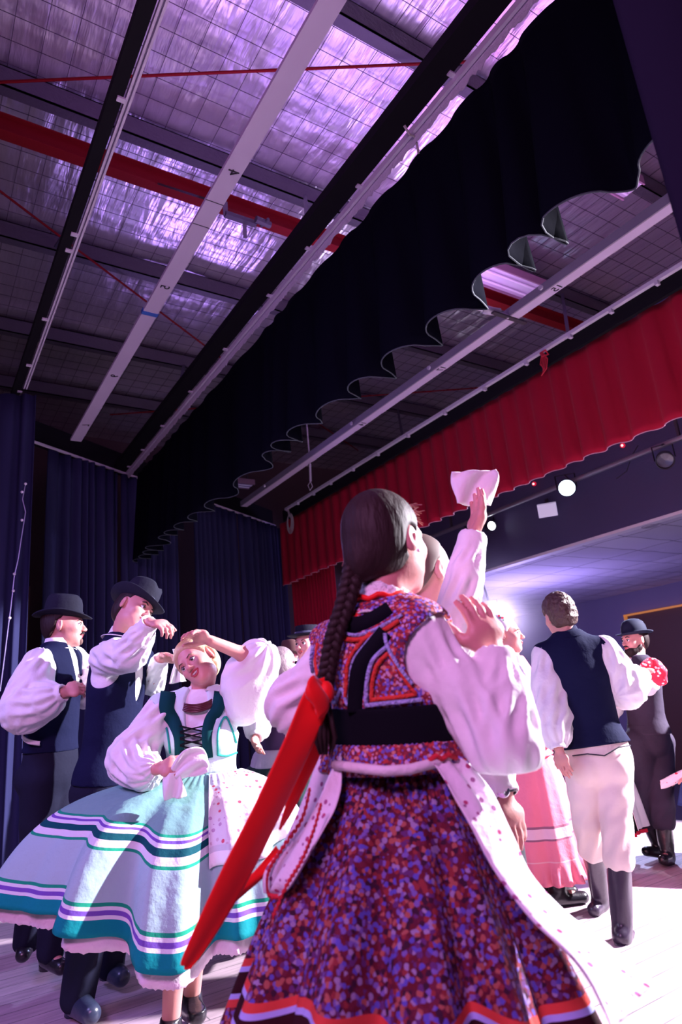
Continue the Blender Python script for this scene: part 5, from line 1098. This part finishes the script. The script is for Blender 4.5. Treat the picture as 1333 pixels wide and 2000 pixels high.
# ---- bearded man with bowler hat
def man_beard():
    s = .92; neck = P(1246, 1290, 5.5); pel = P(1268, 1438, 5.5); tf = DIR(1250, -.75, -.45)
    arms = {'L': dict(sh=P(1278, 1308, 5.42), el=P(1262, 1335, 5.2), wr=P(1236, 1330, 5.1), hd=DIR(1240, -1, 0, .1)), 'R': dict(sh=P(1222, 1306, 5.6), el=P(1206, 1350, 5.5))}
    g = fig('person', flat_(pel), 'bearded man with round bowler hat, dark breeches and tall boots at right', s, P(1240, 1250, 5.5), DIR(1240, -.80, -.60), (0, 0, 1), neck, pel, tf, arms,
            [(P(1252, 1450, 5.46), P(1254, 1570, 5.44), P(1290, 1655, 5.52), P(1262, 1664, 5.42)), (P(1285, 1450, 5.56), P(1292, 1572, 5.40), P(1304, 1664, 5.36), P(1296, 1680, 5.24))], h=.006)
    brows(g, m_hairb, .0045); lips(g); hair(g, m_hairb, e=.004, front=.03)
    H = g.H; v = Vol(.005); A = (g.hf, g.hl, g.hu); v.u(ell(H(.046, 0, -.086), (.056*s, .060*s, .050*s), A), .02).u(ell(H(.01, 0, -.06), (.05*s, .070*s, .05*s), A), .02).sub(ell(H(.105, 0, -.052), (.03*s, .028*s, .016*s), A), .006).sub(ell(H(.07, 0, .0), (.07*s, .055*s, .048*s), A), .01); v.cut(half(H(0, 0, -.025), g.hu)); v.build('beard', m_hairb, g.t)
    for q in (1, -1): MB().path([H(.101, 0, -.043), H(.098, .014*q, -.046), H(.088, .028*q, -.056)], [.005, .0055, .002], 6).build('moustache', m_hairb, g.t, True)
    shirt(g, m_shirt, (.07, .085, .085, .07, .045), (.07, .085, .085, .07, .045)); collar(g, m_shirt)
    gm = mat('charcoal_purple_wool', (.040, .030, .052), .85, 0, .25, 18, spec=.15); vest(g, gm, e=.028, low=.02, vneck=.2, arm=.085, name='waistcoat'); trousers(g, gm, e=.02, wide=1.15, name='breeches'); boots(g, m_boot); hat(g, mat('navy_felt', (.010, .013, .035), .8, spec=.2), 'bowler', tilt=.0, rb=.135, lift=.045)
man_beard()

# ---- half hidden woman behind the man in cream breeches
def woman_print_skirt():
    s = .90; neck = P(1122, 1290, 5.35); pel = P(1132, 1430, 5.35); tf = DIR(1130, .2, -.98)
    g = fig('person', flat_(pel), 'woman in speckled skirt with black and red hem behind the man in cream breeches', s, P(1116, 1256, 5.35), DIR(1124, .2, -.98), (0, 0, 1), neck, pel, tf, {}, stand_legs(pel, np.cross([0, 0, 1.], tf), tf, s), h=.009, nose=False)
    hair(g, m_hairb); shirt(g, m_shirt, (.06, .065, .065, .06, .045), (.06, .065, .065, .06, .045), name='blouse'); boots(g, m_boot)
    sm = cloth_print('speckled_skirt', (.03, .03, .06), [(.7, .65, .75), (.4, .3, .5), (.03, .03, .06), (.5, .2, .3)], 90, .5, bands=[(.50, .515, (.6, .04, .08)), (.515, .55, (.02, .01, .02)), (.55, .565, (.75, .5, .6)), (.84, .975, (.015, .012, .02)), (.975, 1.01, (.7, .02, .06))])
    hc = flat_(pel)+np.array([0, 0, .24]); skirt(g, 'skirt', sm, g.pel+g.up*.10, .12, ring_hem(hc, .30, g.tl, g.tf), 9, .02, belly=.4, nu=240, nv=24)
    skirt(g, 'apron', cloth('white_apron', (.75, .72, .78)), g.pel+g.up*.10, .122, ring_hem(hc+[0, 0, .04], .31, g.tl, g.tf), 9, .02, th0=.0, th1=.9, off=.01, belly=.4, nu=50, nv=24)
woman_print_skirt()

# ---- woman at the right edge, mostly out of the frame
def woman_edge():
    s = .95; neck = P(1430, 1325, 5.4); pel = P(1440, 1448, 5.4); tf = DIR(1330, -.9, .3)
    arms = {'L': dict(sh=P(1420, 1340, 5.54), el=P(1396, 1408, 5.5), wr=P(1372, 1480, 5.45)), 'R': dict(sh=P(1440, 1343, 5.26), el=P(1402, 1425, 5.2), wr=P(1346, 1508, 5.16), hd=unit(P(1300, 1526, 5.16)-P(1346, 1508, 5.16)), pn=np.array([0, 0, -1.]), curl=.3)}
    g = fig('person', flat_(pel), 'woman in blue skirt at the right edge with only a hand and cuff in view', s, P(1426, 1287, 5.4), DIR(1330, -.9, .3), (0, 0, 1), neck, pel, tf, arms, stand_legs(pel, np.cross([0, 0, 1.], tf), tf, s), h=.008)
    hair(g, m_hairb); shirt(g, cloth_print('red_spotted_sleeve', (.75, .62, .68), [(.65, .05, .1), None, None], 40, .3), (.07, .08, .08, .05, .042), (.07, .08, .07, .05, .042), name='blouse'); boots(g, m_boot)
    skirt(g, 'skirt', mat('blue_skirt', (.02, .05, .18), .7, 0, .3, 12), g.pel+g.up*.1, .12, ring_hem(flat_(pel)+np.array([0, 0, .32]), .42, g.tl, g.tf), 9, .03, belly=.4, nu=200, nv=24)
    k = thing('handkerchief', P(1312, 1530, 5.12), 'folded white cloth with red spots held out at the right edge', 'handkerchief')
    sheet('cloth', [P(1290, 1524, 5.10), P(1312, 1514, 5.10), P(1345, 1500, 5.10)], [P(1292, 1540, 5.12), P(1312, 1534, 5.12), P(1345, 1520, 5.12)], cloth_print('red_spotted_cloth', (.75, .62, .68), [(.65, .05, .1), None, None], 40, .3), k, 12, 16, .006, 1.2, .012)
woman_edge()
